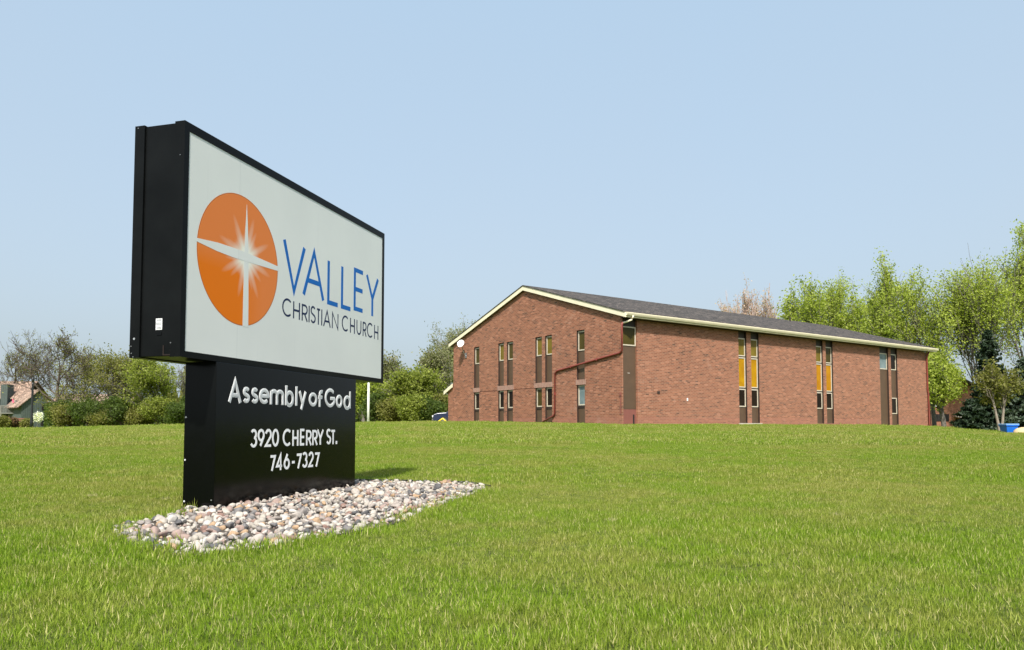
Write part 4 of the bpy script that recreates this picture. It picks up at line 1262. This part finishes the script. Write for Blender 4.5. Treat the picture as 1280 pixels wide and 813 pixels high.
for i, (px, Y, top, w, lf, lab) in enumerate([
    (472, 80, 492, 34, 'leaf_deep', 'dark green shrub just right of the white pole'),
    (492, 78, 503, 32, 'leaf_olive', 'low olive shrub between pole and bright bushy tree'),
    (514, 76, 498, 34, 'leaf_green', 'green shrub at the foot of the bright bushy tree'),
    (535, 77, 500, 34, 'leaf_deep', 'dark green shrub left of the parked blue car'),
    (556, 80, 496, 34, 'leaf_olive', 'olive shrub behind the parked blue car')]):
    put(px, Y, top, w, 'shrub', lab, 'shrub', 'bark', lf, 'shrubs between sign and building', seed=60 + i, **SHRUB)

# --- trees behind the roof and on the right
put(931, 92, 362, 56, 'budding_tree', 'pinkish budding tree, left one of the two above the roof', 'tree', 'bark_pink', 'leaf_pink', 'trees behind the church roof', seed=71, **{**BARE, 'spread': 0.45, 'leaves': 2})
put(968, 94, 368, 60, 'budding_tree', 'pinkish budding tree, right one of the two above the roof', 'tree', 'bark_pink', 'leaf_pink', 'trees behind the church roof', seed=72, **{**BARE, 'spread': 0.45, 'leaves': 2})
put(1004, 86, 356, 92, 'green_tree', 'leftmost fresh green tree showing over the middle of the roof', 'tree', 'bark_grey', 'leaf_bright', 'trees behind the church roof', seed=73, **LEAFY)
put(1042, 90, 350, 74, 'green_tree', 'slender green tree over the roof between two rounder ones', 'tree', 'bark_grey', 'leaf_bright', 'trees behind the church roof', seed=74, **TALL)
put(1078, 86, 364, 78, 'green_tree', 'low rounded green tree behind the right part of the roof', 'tree', 'bark_grey', 'leaf_bright', 'trees behind the church roof', seed=75, **LEAFY)
put(1116, 74, 325, 84, 'leafy_tree', 'tall bright green tree rising behind the right end of the roof', 'tree', 'bark_grey', 'leaf_bright', 'trees right of the church', seed=76, **{**TALL, 'trunk_frac': 0.2})
put(1168, 70, 338, 92, 'leafy_tree', 'bright green tree leaning out beside the right corner of the church', 'tree', 'bark_grey', 'leaf_bright', 'trees right of the church', seed=77, **{**TALL, 'trunk_frac': 0.1})
put(1180, 66, 442, 60, 'leafy_tree', 'low spreading green tree hiding the brick house behind the church', 'tree', 'bark_grey', 'leaf_bright', 'trees right of the church', seed=78, **{**LEAFY, 'leaf': 0.17})
put(1230, 68, 330, 112, 'multi_stem_tree', 'tall thin-stemmed tree with several dark trunks and an airy crown', 'tree', 'bark_grey', 'leaf_bright', 'trees right of the church', seed=79,
    **dict(levels=4, kids=(9, 5, 4), trunk_frac=0.42, spread=0.7, up=0.18, wander=0.14, stems=6, leaves=8, leaf=0.15, leaf_jit=0.36, twig_r=0.02, r0=0.10, leaf_keep=0.75))
put(1286, 70, 285, 96, 'poplar_tree', 'tallest green tree cut by the right edge of the picture', 'tree', 'bark_grey', 'leaf_bright', 'trees right of the church', seed=80, **{**TALL, 'trunk_frac': 0.3})
conifer('spruce_tree', 'dark narrow spruce standing between the stems of the airy tree', (at(1238, 62), 62), H_at(410, 62, at(1238, 62)), 4.0, 5)
conifer('spruce_tree', 'grey-green spruce with low branches at the right picture edge', (at(1282, 58), 58), H_at(445, 58, at(1282, 58)), 5.0, 6, 'needle_blue')
conifer('spruce_tree', 'low dark spruce behind the forked young tree', (at(1215, 60), 60), H_at(498, 60, at(1215, 60)), 3.6, 7)
put(1250, 49, 455, 48, 'forked_tree', 'young tree with two pale forked trunks beside the blue bin', 'tree', 'bark_pale', 'leaf_olive', seed=82,
    **dict(levels=4, kids=(5, 5, 4), trunk_frac=0.42, spread=0.75, up=0.2, wander=0.14, stems=2, leaves=7, leaf=0.14, leaf_jit=0.2, twig_r=0.012, r0=0.10, leaf_low=0.33, leaf_keep=0.7))

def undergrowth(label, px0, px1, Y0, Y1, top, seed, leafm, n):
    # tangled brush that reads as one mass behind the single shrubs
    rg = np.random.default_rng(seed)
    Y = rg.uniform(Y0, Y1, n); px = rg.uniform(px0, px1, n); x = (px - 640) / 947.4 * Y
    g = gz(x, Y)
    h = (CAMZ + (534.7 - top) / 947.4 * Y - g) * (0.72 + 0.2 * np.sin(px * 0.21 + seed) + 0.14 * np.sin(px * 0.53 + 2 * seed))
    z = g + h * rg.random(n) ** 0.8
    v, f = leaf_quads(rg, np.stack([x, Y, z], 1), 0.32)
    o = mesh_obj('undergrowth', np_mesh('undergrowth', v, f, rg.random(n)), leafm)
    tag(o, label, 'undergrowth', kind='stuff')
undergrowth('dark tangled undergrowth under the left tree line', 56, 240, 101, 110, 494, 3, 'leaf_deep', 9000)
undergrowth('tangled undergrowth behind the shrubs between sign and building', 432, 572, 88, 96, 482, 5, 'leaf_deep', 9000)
undergrowth('distant olive-green wood closing the lawn behind the sign', 205, 475, 112, 128, 458, 9, 'leaf_olive', 26000)
undergrowth('dense undergrowth behind the spruces right of the church', 1172, 1330, 76, 84, 470, 7, 'leaf_deep', 9000)

# --- small planting by the left house
put(47, 72, 516, 9, 'blossom_tree', 'small white blossoming tree beside the black lamp post', 'tree', 'bark_grey', 'blossom', seed=90, **dict(levels=3, kids=(6, 5), trunk_frac=0.35, spread=0.7, up=0.2, wander=0.2, leaves=6, leaf=0.11, leaf_jit=0.10, twig_r=0.01, r0=0.03))
for i, (px, Y, top, w, lf, lab) in enumerate([
    (3, 78, 522, 16, 'leaf_olive', 'low clipped yellow-green shrub at the left picture edge'),
    (17, 79, 525, 12, 'leaf_red', 'low reddish shrub in front of the brown retaining wall'),
    (35, 76, 526, 9, 'leaf_olive', 'small round olive shrub left of the black lamp post')]):
    put(px, Y, top, w, 'shrub', lab, 'shrub', 'bark', lf, 'shrubs by the green house', seed=95 + i, **{**SHRUB, 'leaf': 0.13, 'leaf_jit': 0.12, 'r0': 0.03})

# ---------------------------------------------------------------- far house on the left
def build_house():
    Y = 118.0
    k = Y / 947.4
    # wing with a gable turned to the right
    gx, gy = at(48, Y), Y
    s = empty('green_house', (gx, gy, gzf(gx, gy)), 0.0)
    tag(s, 'dark green sided house with pinkish shingle roof behind the lamp post', 'house')
    th = math.atan2(0.8, 0.6)                        # direction of the gable's right-hand side
    ux, uy = 0.6, 0.8; bx, by = -0.8, 0.6            # along the gable, and back along the ridge
    g0 = gzf(gx, gy)
    def P(u, b, z): return (ux * u + bx * b, uy * u + by * b, z)
    za, zl, zr = 6.35 - g0, 4.15 - g0, 3.1 - g0
    uL, uR, D = -2.35, 2.15, 5.0
    # everything in this wing is a mesh in the wing's own axes so that the siding runs true
    wing_rz = th
    w = MB()
    w.quad((uL, 0, -1), (uR, 0, -1), (uR, 0, zr + 0.1), (0, 0, za - 0.1), (uL, 0, zl - 0.05))
    w.quad((uL, 0, -1), (uL, D, -1), (uL, D, zl - 0.05), (uL, 0, zl - 0.05))
    w.quad((uR, 0, -1), (uR, D, -1), (uR, D, zr), (uR, 0, zr))
    w.build('wing_wall', 'green_siding', s, rz=wing_rz)
    r = MB()
    sl = (za - zl) / (0 - uL)
    r.prism([(-3.0, za - sl * 3.0), (0, za), (2.45, za - 2.45 * (za - zr) / uR), (2.45, za - 2.45 * (za - zr) / uR + 0.16), (0, za + 0.16), (-3.0, za - sl * 3.0 + 0.16)], 1, -0.35, D)
    r.build('wing_roof', 'shingle_pink', s, rz=wing_rz)
    for (a, b, c, d) in ((0.45, 1.05, 2.85, 3.85), (0.40, 1.0, 0.45, 1.55)):
        f = MB().box(a, b, -0.07, -0.002, c, d).build('window', 'dark_brown', s, rz=wing_rz)
        MB().box(a + 0.07, b - 0.07, -0.085, -0.072, c + 0.07, d - 0.07).build('pane', 'glass_dark', f)
    # main body to the left
    X0, X1 = at(-70, Y + 4) - gx, at(33, Y + 4) - gx
    ze, zr2 = zat(498.5, Y + 4) - g0, zat(478, Y + 6) - g0
    m = MB()
    m.box(X0, X1, 3.2, 9.5, -1, ze)
    m.build('main_wall', 'green_siding', s)
    MB().prism([(2.3, ze - 0.15), (6.3, zr2), (10.2, ze - 0.15), (10.2, ze), (6.3, zr2 + 0.18), (2.3, ze)], 0, X0 - 0.5, X1 + 0.3).build('main_roof', 'shingle_pink', s)
    cx0, cx1 = at(2.3, Y + 2) - gx, at(10.8, Y + 2) - gx
    MB().box(cx0, cx1, 1.6, 3.1, -1, zat(481, Y + 2) - g0).build('chimney', 'green_siding', s)
    # deck with railing, posts and the dark space below
    dz = zat(516, Y) - g0
    MB().box(X0, at(31, Y) - gx, -0.2, 3.1, dz - 0.18, dz).build('deck', 'deck_wood', s)
    n = 26
    xe = at(31, Y) - gx
    MB().box(X0, xe, -0.2, -0.12, dz + 1.02, dz + 1.12).build('handrail', 'deck_wood', s)
    mb = MB()
    xx = X0 + 0.1
    while xx < xe - 0.1:
        mb.box(xx, xx + 0.06, -0.185, -0.135, dz + 0.08, dz + 1.02); xx += 0.14
    mb.build('balusters', 'deck_wood', s)
    for px in (20.6, 2, -20, -42):
        x = at(px, Y) - gx
        MB().box(x - 0.1, x + 0.1, -0.19, 0.0, -1, dz + (1.9 if px == 20.6 else 1.0)).build('post', 'deck_wood', s)
    MB().box(X0, xe, 2.2, 3.15, -1, dz - 0.2).build('under_deck_shade', 'void', s)  # near-black block, paints the shade under the deck
    for px in (14, -8, -30):
        x = at(px, Y + 3) - gx
        f = MB().box(x - 0.55, x + 0.55, 3.10, 3.195, dz + 0.25, dz + 2.0).build('window', 'dark_brown', s)
        MB().box(x - 0.47, x + 0.47, 3.07, 3.098, dz + 0.33, dz + 1.92).build('pane', 'glass_dark', f)
    MB().tube([(at(17.6, Y) - gx, -0.25, dz + 1.55), (at(17.2, Y) - gx, -0.3, dz + 2.1)], [0.16, 0.05], 8).build('hanging_banner', 'pink', s)
    return s
build_house()

def build_rwall():
    Y = 84
    x0, x1 = at(-60, Y), at(32, Y)
    z0 = gzf(x1, Y)
    o = empty('retaining_wall', ((x0 + x1) / 2, Y, z0))
    tag(o, 'low reddish brown retaining wall in front of the green house', 'wall')
    hx = (x1 - x0) / 2; h = zat(523, Y) - z0
    MB().box(-hx, hx, 0, 0.5, -0.6, h - 0.1).build('wall_body', 'retaining', o)
    n = 7
    for k in range(n):
        a = -hx + 2 * hx * k / n
        MB().box(a + 0.01, a + 2 * hx / n - 0.01, -0.05, 0.55, h - 0.098, h).build('cap_block', 'retaining', o)
build_rwall()

def build_back_house():
    Y = 126.0
    x = at(92, Y); g0 = gzf(x, Y)
    s = empty('tan_roof_house', (x, Y, g0), 0.2)
    tag(s, 'house with tan roof mostly hidden behind the left trees', 'house')
    ze, zr = zat(504, Y) - g0, zat(493, Y) - g0
    MB().box(-3.0, 9.0, 0, 7, -1, ze).build('wall', 'green_siding', s)
    MB().prism([(-0.7, ze - 0.1), (3.5, zr), (7.7, ze - 0.1), (7.7, ze + 0.05), (3.5, zr + 0.18), (-0.7, ze + 0.05)], 0, -3.5, 9.5).build('roof', 'shingle_pink', s)
    for a in (-1.6, 2.0, 5.4):
        f = MB().box(a, a + 1.2, -0.08, -0.002, 0.9, 2.2).build('window', 'dark_brown', s)
        MB().box(a + 0.08, a + 1.12, -0.1, -0.082, 0.98, 2.12).build('pane', 'glass_dark', f)
build_back_house()

# ---------------------------------------------------------------- brick house on the right, behind the church
def build_right_house():
    Y = 72.0
    x = at(1192, Y); g0 = gzf(x, Y)
    s = empty('brick_house', (x, Y, g0), 0.15)
    tag(s, 'reddish brick house with dark carport half hidden by trees at right', 'house')
    xa, xb = at(1160, Y) - x, at(1222, Y) - x
    ze = zat(487, Y) - g0
    MB().box(xa, xb, 0, 7, -1.2, ze).build('wall', 'brick', s)
    zr = zat(470, Y) - g0
    MB().prism([(xa - 0.5, ze - 0.1), ((xa + xb) / 2, zr), (xb + 0.5, ze - 0.1), (xb + 0.5, ze + 0.08), ((xa + xb) / 2, zr + 0.2), (xa - 0.5, ze + 0.08)], 1, -0.5, 7.5).build('roof', 'shingle', s)
    MB().quad((xa, -0.001, ze), (xb, -0.001, ze), ((xa + xb) / 2, -0.001, zr - 0.05)).build('gable', 'brick', s)
    MB().box(at(1165, Y) - x, at(1185, Y) - x, -0.03, -0.004, zat(527, Y) - g0, zat(518, Y) - g0).build('carport_shade', 'void', s)  # near-black plate on the wall, paints the dark inside of the carport
    f = MB().box(at(1164, Y) - x, at(1176, Y) - x, -0.08, -0.003, zat(509, Y) - g0, zat(496, Y) - g0).build('window', 'white_paint', s)
    MB().box(at(1170, Y) - x, at(1175.5, Y) - x, -0.1, -0.082, zat(508, Y) - g0, zat(497, Y) - g0).build('pane', 'glass_dark', f)
    MB().prism([(-2.2, zat(525, Y) - g0), (0.1, zat(521, Y) - g0), (0.1, zat(520, Y) - g0), (-2.2, zat(524, Y) - g0)], 0, at(1192, Y) - x, at(1216, Y) - x).build('awning', 'concrete', s)
build_right_house()

# ---------------------------------------------------------------- small things
def build_lamp():
    Y = 66; x = at(40, Y)
    g0 = gzf(x, Y)
    h = zat(472, Y) - g0
    o = empty('lamp_post', (x, Y, g0)); tag(o, 'thin black lamp post in front of the green house', 'lamp post')
    MB().lathe([(0.13, -0.2), (0.13, 0.6), (0.10, 1.0), (0.085, h - 0.6), (0.08, h - 0.45)], 10).build('post', 'lamp_black', o, smooth=True)
    MB().lathe([(0.05, h - 0.45), (0.10, h - 0.42), (0.12, h - 0.1), (0.05, h), (0.01, h + 0.04)], 10).build('lantern', 'lamp_black', o, smooth=True)
build_lamp()

def build_pole():
    Y = 64; x = at(460.5, Y); g0 = gzf(x, Y)
    o = empty('white_pole', (x, Y, g0)); tag(o, 'thin white pole standing on the lawn right of the sign pedestal', 'pole')
    MB().lathe([(0.115, -0.2), (0.105, 2.2), (0.085, 4.6), (0.07, 6.2)], 12).build('shaft', 'white_paint', o, smooth=True)
    MB().lathe([(0.03, 6.2), (0.10, 6.26), (0.12, 6.34), (0.08, 6.43), (0.02, 6.46)], 12).build('finial', 'white_paint', o, smooth=True)
    MB().lathe([(0.17, -0.05), (0.17, 0.06), (0.115, 0.12)], 12).build('collar', 'white_paint', o)
build_pole()

def build_car():
    Y = 60.0; x = at(577, Y); g0 = gzf(x, Y) - 0.12
    o = empty('parked_car', (x, Y, g0), 0.12)
    tag(o, 'dark blue parked car mostly hidden behind the left corner of the brick building', 'car')
    prof = [(-2.2, 0.30), (-2.28, 0.55), (-2.22, 0.82), (-1.95, 0.92), (-1.25, 0.98), (-0.55, 1.42), (0.75, 1.46), (1.55, 1.02), (2.1, 0.95), (2.2, 0.6), (2.15, 0.30)]
    MB().prism(prof, 1, -0.86, 0.86).build('body', 'car_blue', o, bevel=0.05)
    MB().prism([(-1.15, 1.0), (-0.55, 1.37), (0.70, 1.41), (1.35, 1.02)], 1, -0.885, -0.862).build('side_window', 'glass_dark', o)
    MB().prism([(-1.15, 1.0), (-0.55, 1.37), (0.70, 1.41), (1.35, 1.02)], 1, 0.862, 0.885).build('side_window', 'glass_dark', o)
    MB().quad((-1.24, -0.75, 1.02), (-0.62, -0.70, 1.425), (-0.62, 0.70, 1.425), (-1.24, 0.75, 1.02)).build('windscreen', 'glass_dark', o)
    for sx in (-1.4, 1.4):
        for sy in (-0.88, 0.70):
            t = MB().prism([(sx + 0.33 * math.cos(a * math.pi / 8), 0.33 + 0.33 * math.sin(a * math.pi / 8)) for a in range(16)], 1, sy, sy + 0.18).build('wheel', 'tyre', o)
            yy = sy - 0.01 if sy < 0 else sy + 0.181
            MB().prism([(sx + 0.2 * math.cos(a * math.pi / 6), 0.33 + 0.2 * math.sin(a * math.pi / 6)) for a in range(12)], 1, yy, yy + 0.009).build('rim', 'steel', t)
    for sy in (-0.7, 0.45):
        MB().box(-2.31, -2.20, sy, sy + 0.25, 0.62, 0.76).build('headlight', 'white_paint', o)
    MB().box(-2.34, -2.24, -0.8, 0.8, 0.36, 0.50).build('bumper', 'steel', o)
build_car()

def build_bin():
    Y = 46.0; x = at(1260, Y); g0 = gzf(x, Y)
    o = empty('blue_bin', (x, Y, g0)); tag(o, 'bright blue plastic bin with pale lid on the lawn at right', 'bin')
    h = zat(531.5, Y) - g0
    mb = MB()
    b, t = 0.29, 0.37
    mb.v += [(-b, -b, -0.02), (b, -b, -0.02), (b, b, -0.02), (-b, b, -0.02), (-t, -t, h), (t, -t, h), (t, t, h), (-t, t, h)]
    mb.f += [(0, 3, 2, 1), (0, 1, 5, 4), (1, 2, 6, 5), (2, 3, 7, 6), (3, 0, 4, 7), (4, 5, 6, 7)]
    mb.build('body', 'blue_bin', o, bevel=0.03)
    MB().box(-t - 0.03, t + 0.03, -t - 0.03, t + 0.03, h + 0.002, h + 0.07).build('lid', 'bin_lid', o, bevel=0.025)
    MB().box(-t - 0.02, t + 0.02, -t - 0.025, t + 0.025, h - 0.07, h - 0.01).build('rim', 'blue_bin', o, bevel=0.015)
build_bin()

def build_tan():
    Y = 45.0; x = at(1284, Y); g0 = gzf(x, Y)
    o = empty('tan_cover', (x, Y, g0)); tag(o, 'low tan rounded cover lying on the lawn at the right picture edge', 'cover')
    mb = MB(); n = 16; h = zat(534.6, Y) - g0
    rows = [(0.80, -0.05), (0.78, h * 0.4), (0.62, h * 0.8), (0.35, h), (0.05, h * 1.04)]
    for r, z in rows:
        for k in range(n):
            a = 2 * math.pi * k / n
            mb.v.append((r * math.cos(a) * (1 + 0.05 * math.sin(3 * a)), r * 0.6 * math.sin(a), z + 0.015 * math.sin(5 * a)))
    for i in range(len(rows) - 1):
        for k in range(n):
            k2 = (k + 1) % n
            mb.f.append((i * n + k, i * n + k2, (i + 1) * n + k2, (i + 1) * n + k))
    mb.f.append(tuple((len(rows) - 1) * n + k for k in range(n)))
    mb.build('shell', 'tan', o, smooth=True)
    MB().tube([(0.83 * math.cos(2 * math.pi * k / 24), 0.5 * math.sin(2 * math.pi * k / 24), 0.03) for k in range(25)], 0.03, 6).build('hem', 'tan', o)
build_tan()

# ---------------------------------------------------------------- grass
def clump_mesh(seed, n, rad, h0, h1, wid):
    rg = np.random.default_rng(seed)
    a = rg.uniform(0, 2 * math.pi, n); r = rad * np.sqrt(rg.random(n))
    bx, by = r * np.cos(a), r * np.sin(a)
    h = rg.uniform(h0, h1, n) * np.where(rg.random(n) < 0.02, 1.5, 1.0)
    la = rg.uniform(0, 2 * math.pi, n); lean = np.abs(rg.normal(size=n)) * 0.5 + 0.05
    lx, ly = np.cos(la) * lean, np.sin(la) * lean
    fa = rg.uniform(0, math.pi, n); wx, wy = np.cos(fa), np.sin(fa)
    w = wid * rg.uniform(0.7, 1.3, n) / 2
    V = np.zeros((n, 7, 3)); 
    for k, (t, ws) in enumerate(((0.0, 1.0), (0.38, 0.92), (0.75, 0.62))):
        cx = bx + lx * h * t ** 1.7; cy = by + ly * h * t ** 1.7; cz = h * t * (1 - 0.25 * lean * t) - 0.006
        V[:, 2 * k] = np.stack([cx - wx * w * ws, cy - wy * w * ws, cz], 1)
        V[:, 2 * k + 1] = np.stack([cx + wx * w * ws, cy + wy * w * ws, cz], 1)
    V[:, 6] = np.stack([bx + lx * h, by + ly * h, h * (1 - 0.25 * lean)], 1)
    base = np.arange(n)[:, None] * 7
    F = np.concatenate([base + np.array([[0, 1, 3]]), base + np.array([[0, 3, 2]]), base + np.array([[2, 3, 5]]), base + np.array([[2, 5, 4]]), base + np.array([[4, 5, 6]])], 0)
    tint = np.tile(rg.random(n), 5)
    me = np_mesh('grass_tuft', V.reshape(-1, 3), F, tint)
    me.materials.append(MAT['grass'])
    return me

def build_grass():
    rg = np.random.default_rng(5)
    tiers = []   # (collection, points, rot, scale)
    bl = np.array([[-0.25, -0.25], [BL + 0.25, -0.25], [BL + 0.25, BW + 1.0], [-0.25, BW + 1.0]])
    bpoly = [(BO[0] + l2[0] * a + g2[0] * b, BO[1] + l2[1] * a + g2[1] * b) for a, b in ((0.0, 0.0), (BL, 0.0), (BL, BW + 0.75), (0.0, BW + 0.75))]
    ca, sa = math.cos(SRZ), math.sin(SRZ)
    specs = [  # y-range, density per m2, half-width slope, variants, blades, radius, heights, blade width
        (0.9, 7.5, 500, 0.98, 10, 52, 0.075, (0.009, 0.024), 0.0024),
        (7.5, 18.0, 160, 0.92, 6, 52, 0.13, (0.012, 0.030), 0.0038),
        (18.0, 46.0, 30, 0.85, 5, 70, 0.26, (0.028, 0.060), 0.0085),
        (46.0, 74.0, 8, 0.82, 4, 80, 0.5, (0.04, 0.08), 0.018)]
    total = 0
    for ti, (y0, y1, dens, sl, nv, nb, rad, (h0, h1), bw) in enumerate(specs):
        area = sl * (y1 ** 2 - y0 ** 2)
        n = int(area * dens)
        y = np.sqrt(rg.uniform(y0 ** 2, y1 ** 2, n)); x = rg.uniform(-sl, sl, n) * y
        if ti == 0:
            m = int(330 * 6); y = np.concatenate([y, rg.uniform(0.4, 3.0, m)]); x = np.concatenate([x, rg.uniform(-1.0, 1.0, m) * (1.2 + y[-m:])])
        keep = (~in_poly(x, y, BED) | ((poly_dist(x, y, BED) < 0.05) & (y < 6.0) & (rg.random(len(x)) < 0.6))) & ~in_poly(x, y, bpoly)
        x, y = x[keep], y[keep]
        d = poly_dist(x, y, BED)
        s = rg.uniform(0.8, 1.25, len(x))
        # mown lawn: longer tufts along the edging and in soft patches
        s *= 1 + 0.95 * np.exp(-(d / 0.11) ** 2) * (rg.random(len(x)) < 0.75)
        s *= 1 + 0.25 * np.sin(x * 1.7 + 0.6 * y) * np.sin(y * 1.3 - 0.4 * x)
        keep = (d > 0.02) | (rg.random(len(x)) < 0.7)
        x, y, s = x[keep], y[keep], s[keep]
        z = gz(x, y)
        rot = np.stack([rg.normal(size=len(x)) * 0.08, rg.normal(size=len(x)) * 0.08, rg.uniform(0, 6.283, len(x))], 1)
        col = bpy.data.collections.new('grass_tufts')
        for k in range(nv):
            ob = bpy.data.objects.new('grass_tuft', clump_mesh(500 + ti * 20 + k, nb, rad, h0, h1, bw))
            col.objects.link(ob)
        me = bpy.data.meshes.new('grass')
        me.vertices.add(len(x)); me.vertices.foreach_set('co', np.stack([x, y, z], 1).astype(np.float32).ravel())
        a = me.attributes.new('rot', 'FLOAT_VECTOR', 'POINT'); a.data.foreach_set('vector', rot.astype(np.float32).ravel())
        a = me.attributes.new('scl', 'FLOAT', 'POINT'); a.data.foreach_set('value', s.astype(np.float32))
        a = me.attributes.new('pick', 'INT', 'POINT'); a.data.foreach_set('value', rg.integers(0, nv, len(x)).astype(np.int32))
        tiers.append((me, col)); total += len(x)
    # one lawn object: the tiers live in one node tree, told apart by an attribute
    V, RO, SC, PK, TI = [], [], [], [], []
    for ti, (me, col) in enumerate(tiers):
        n = len(me.vertices)
        a = np.empty(n * 3, np.float32); me.vertices.foreach_get('co', a); V.append(a)
        a = np.empty(n * 3, np.float32); me.attributes['rot'].data.foreach_get('vector', a); RO.append(a)
        a = np.empty(n, np.float32); me.attributes['scl'].data.foreach_get('value', a); SC.append(a)
        a = np.empty(n, np.int32); me.attributes['pick'].data.foreach_get('value', a); PK.append(a)
        TI.append(np.full(n, ti, np.int32))
    me = bpy.data.meshes.new('grass')
    me.vertices.add(total); me.vertices.foreach_set('co', np.concatenate(V))
    me.attributes.new('rot', 'FLOAT_VECTOR', 'POINT').data.foreach_set('vector', np.concatenate(RO))
    me.attributes.new('scl', 'FLOAT', 'POINT').data.foreach_set('value', np.concatenate(SC))
    me.attributes.new('pick', 'INT', 'POINT').data.foreach_set('value', np.concatenate(PK))
    me.attributes.new('tier', 'INT', 'POINT').data.foreach_set('value', np.concatenate(TI))
    me.materials.append(MAT['grass'])
    for m_, _ in tiers: bpy.data.meshes.remove(m_)
    o = bpy.data.objects.new('grass', me); COL.objects.link(o)
    tag(o, 'short green lawn grass with straw-coloured blades', 'grass', kind='stuff')
    ng = bpy.data.node_groups.new('lawn', 'GeometryNodeTree')
    ng.interface.new_socket('Geometry', in_out='INPUT', socket_type='NodeSocketGeometry')
    ng.interface.new_socket('Geometry', in_out='OUTPUT', socket_type='NodeSocketGeometry')
    N = ng.nodes; Lk = ng.links
    gi = N.new('NodeGroupInput'); go = N.new('NodeGroupOutput'); jn = N.new('GeometryNodeJoinGeometry')
    def named(nm, dt):
        q = N.new('GeometryNodeInputNamedAttribute'); q.data_type = dt; q.inputs['Name'].default_value = nm
        return q.outputs['Attribute']
    rot, scl, pick, tier = named('rot', 'FLOAT_VECTOR'), named('scl', 'FLOAT'), named('pick', 'INT'), named('tier', 'INT')
    for ti, (_, col) in enumerate(tiers):
        ci = N.new('GeometryNodeCollectionInfo'); ci.inputs['Collection'].default_value = col
        ci.inputs['Separate Children'].default_value = True; ci.inputs['Reset Children'].default_value = True
        cmp_ = N.new('FunctionNodeCompare'); cmp_.data_type = 'INT'; cmp_.operation = 'EQUAL'
        Lk.new(tier, cmp_.inputs[2]); cmp_.inputs[3].default_value = ti
        ip = N.new('GeometryNodeInstanceOnPoints')
        Lk.new(gi.outputs[0], ip.inputs['Points']); Lk.new(cmp_.outputs[0], ip.inputs['Selection'])
        Lk.new(ci.outputs[0], ip.inputs['Instance']); ip.inputs['Pick Instance'].default_value = True
        Lk.new(pick, ip.inputs['Instance Index'])
        Lk.new(rot, ip.inputs['Rotation']); Lk.new(scl, ip.inputs['Scale'])
        Lk.new(ip.outputs[0], jn.inputs[0])
    Lk.new(jn.outputs[0], go.inputs[0])
    md = o.modifiers.new('lawn', 'NODES'); md.node_group = ng
    print('grass tufts', total)
build_grass()
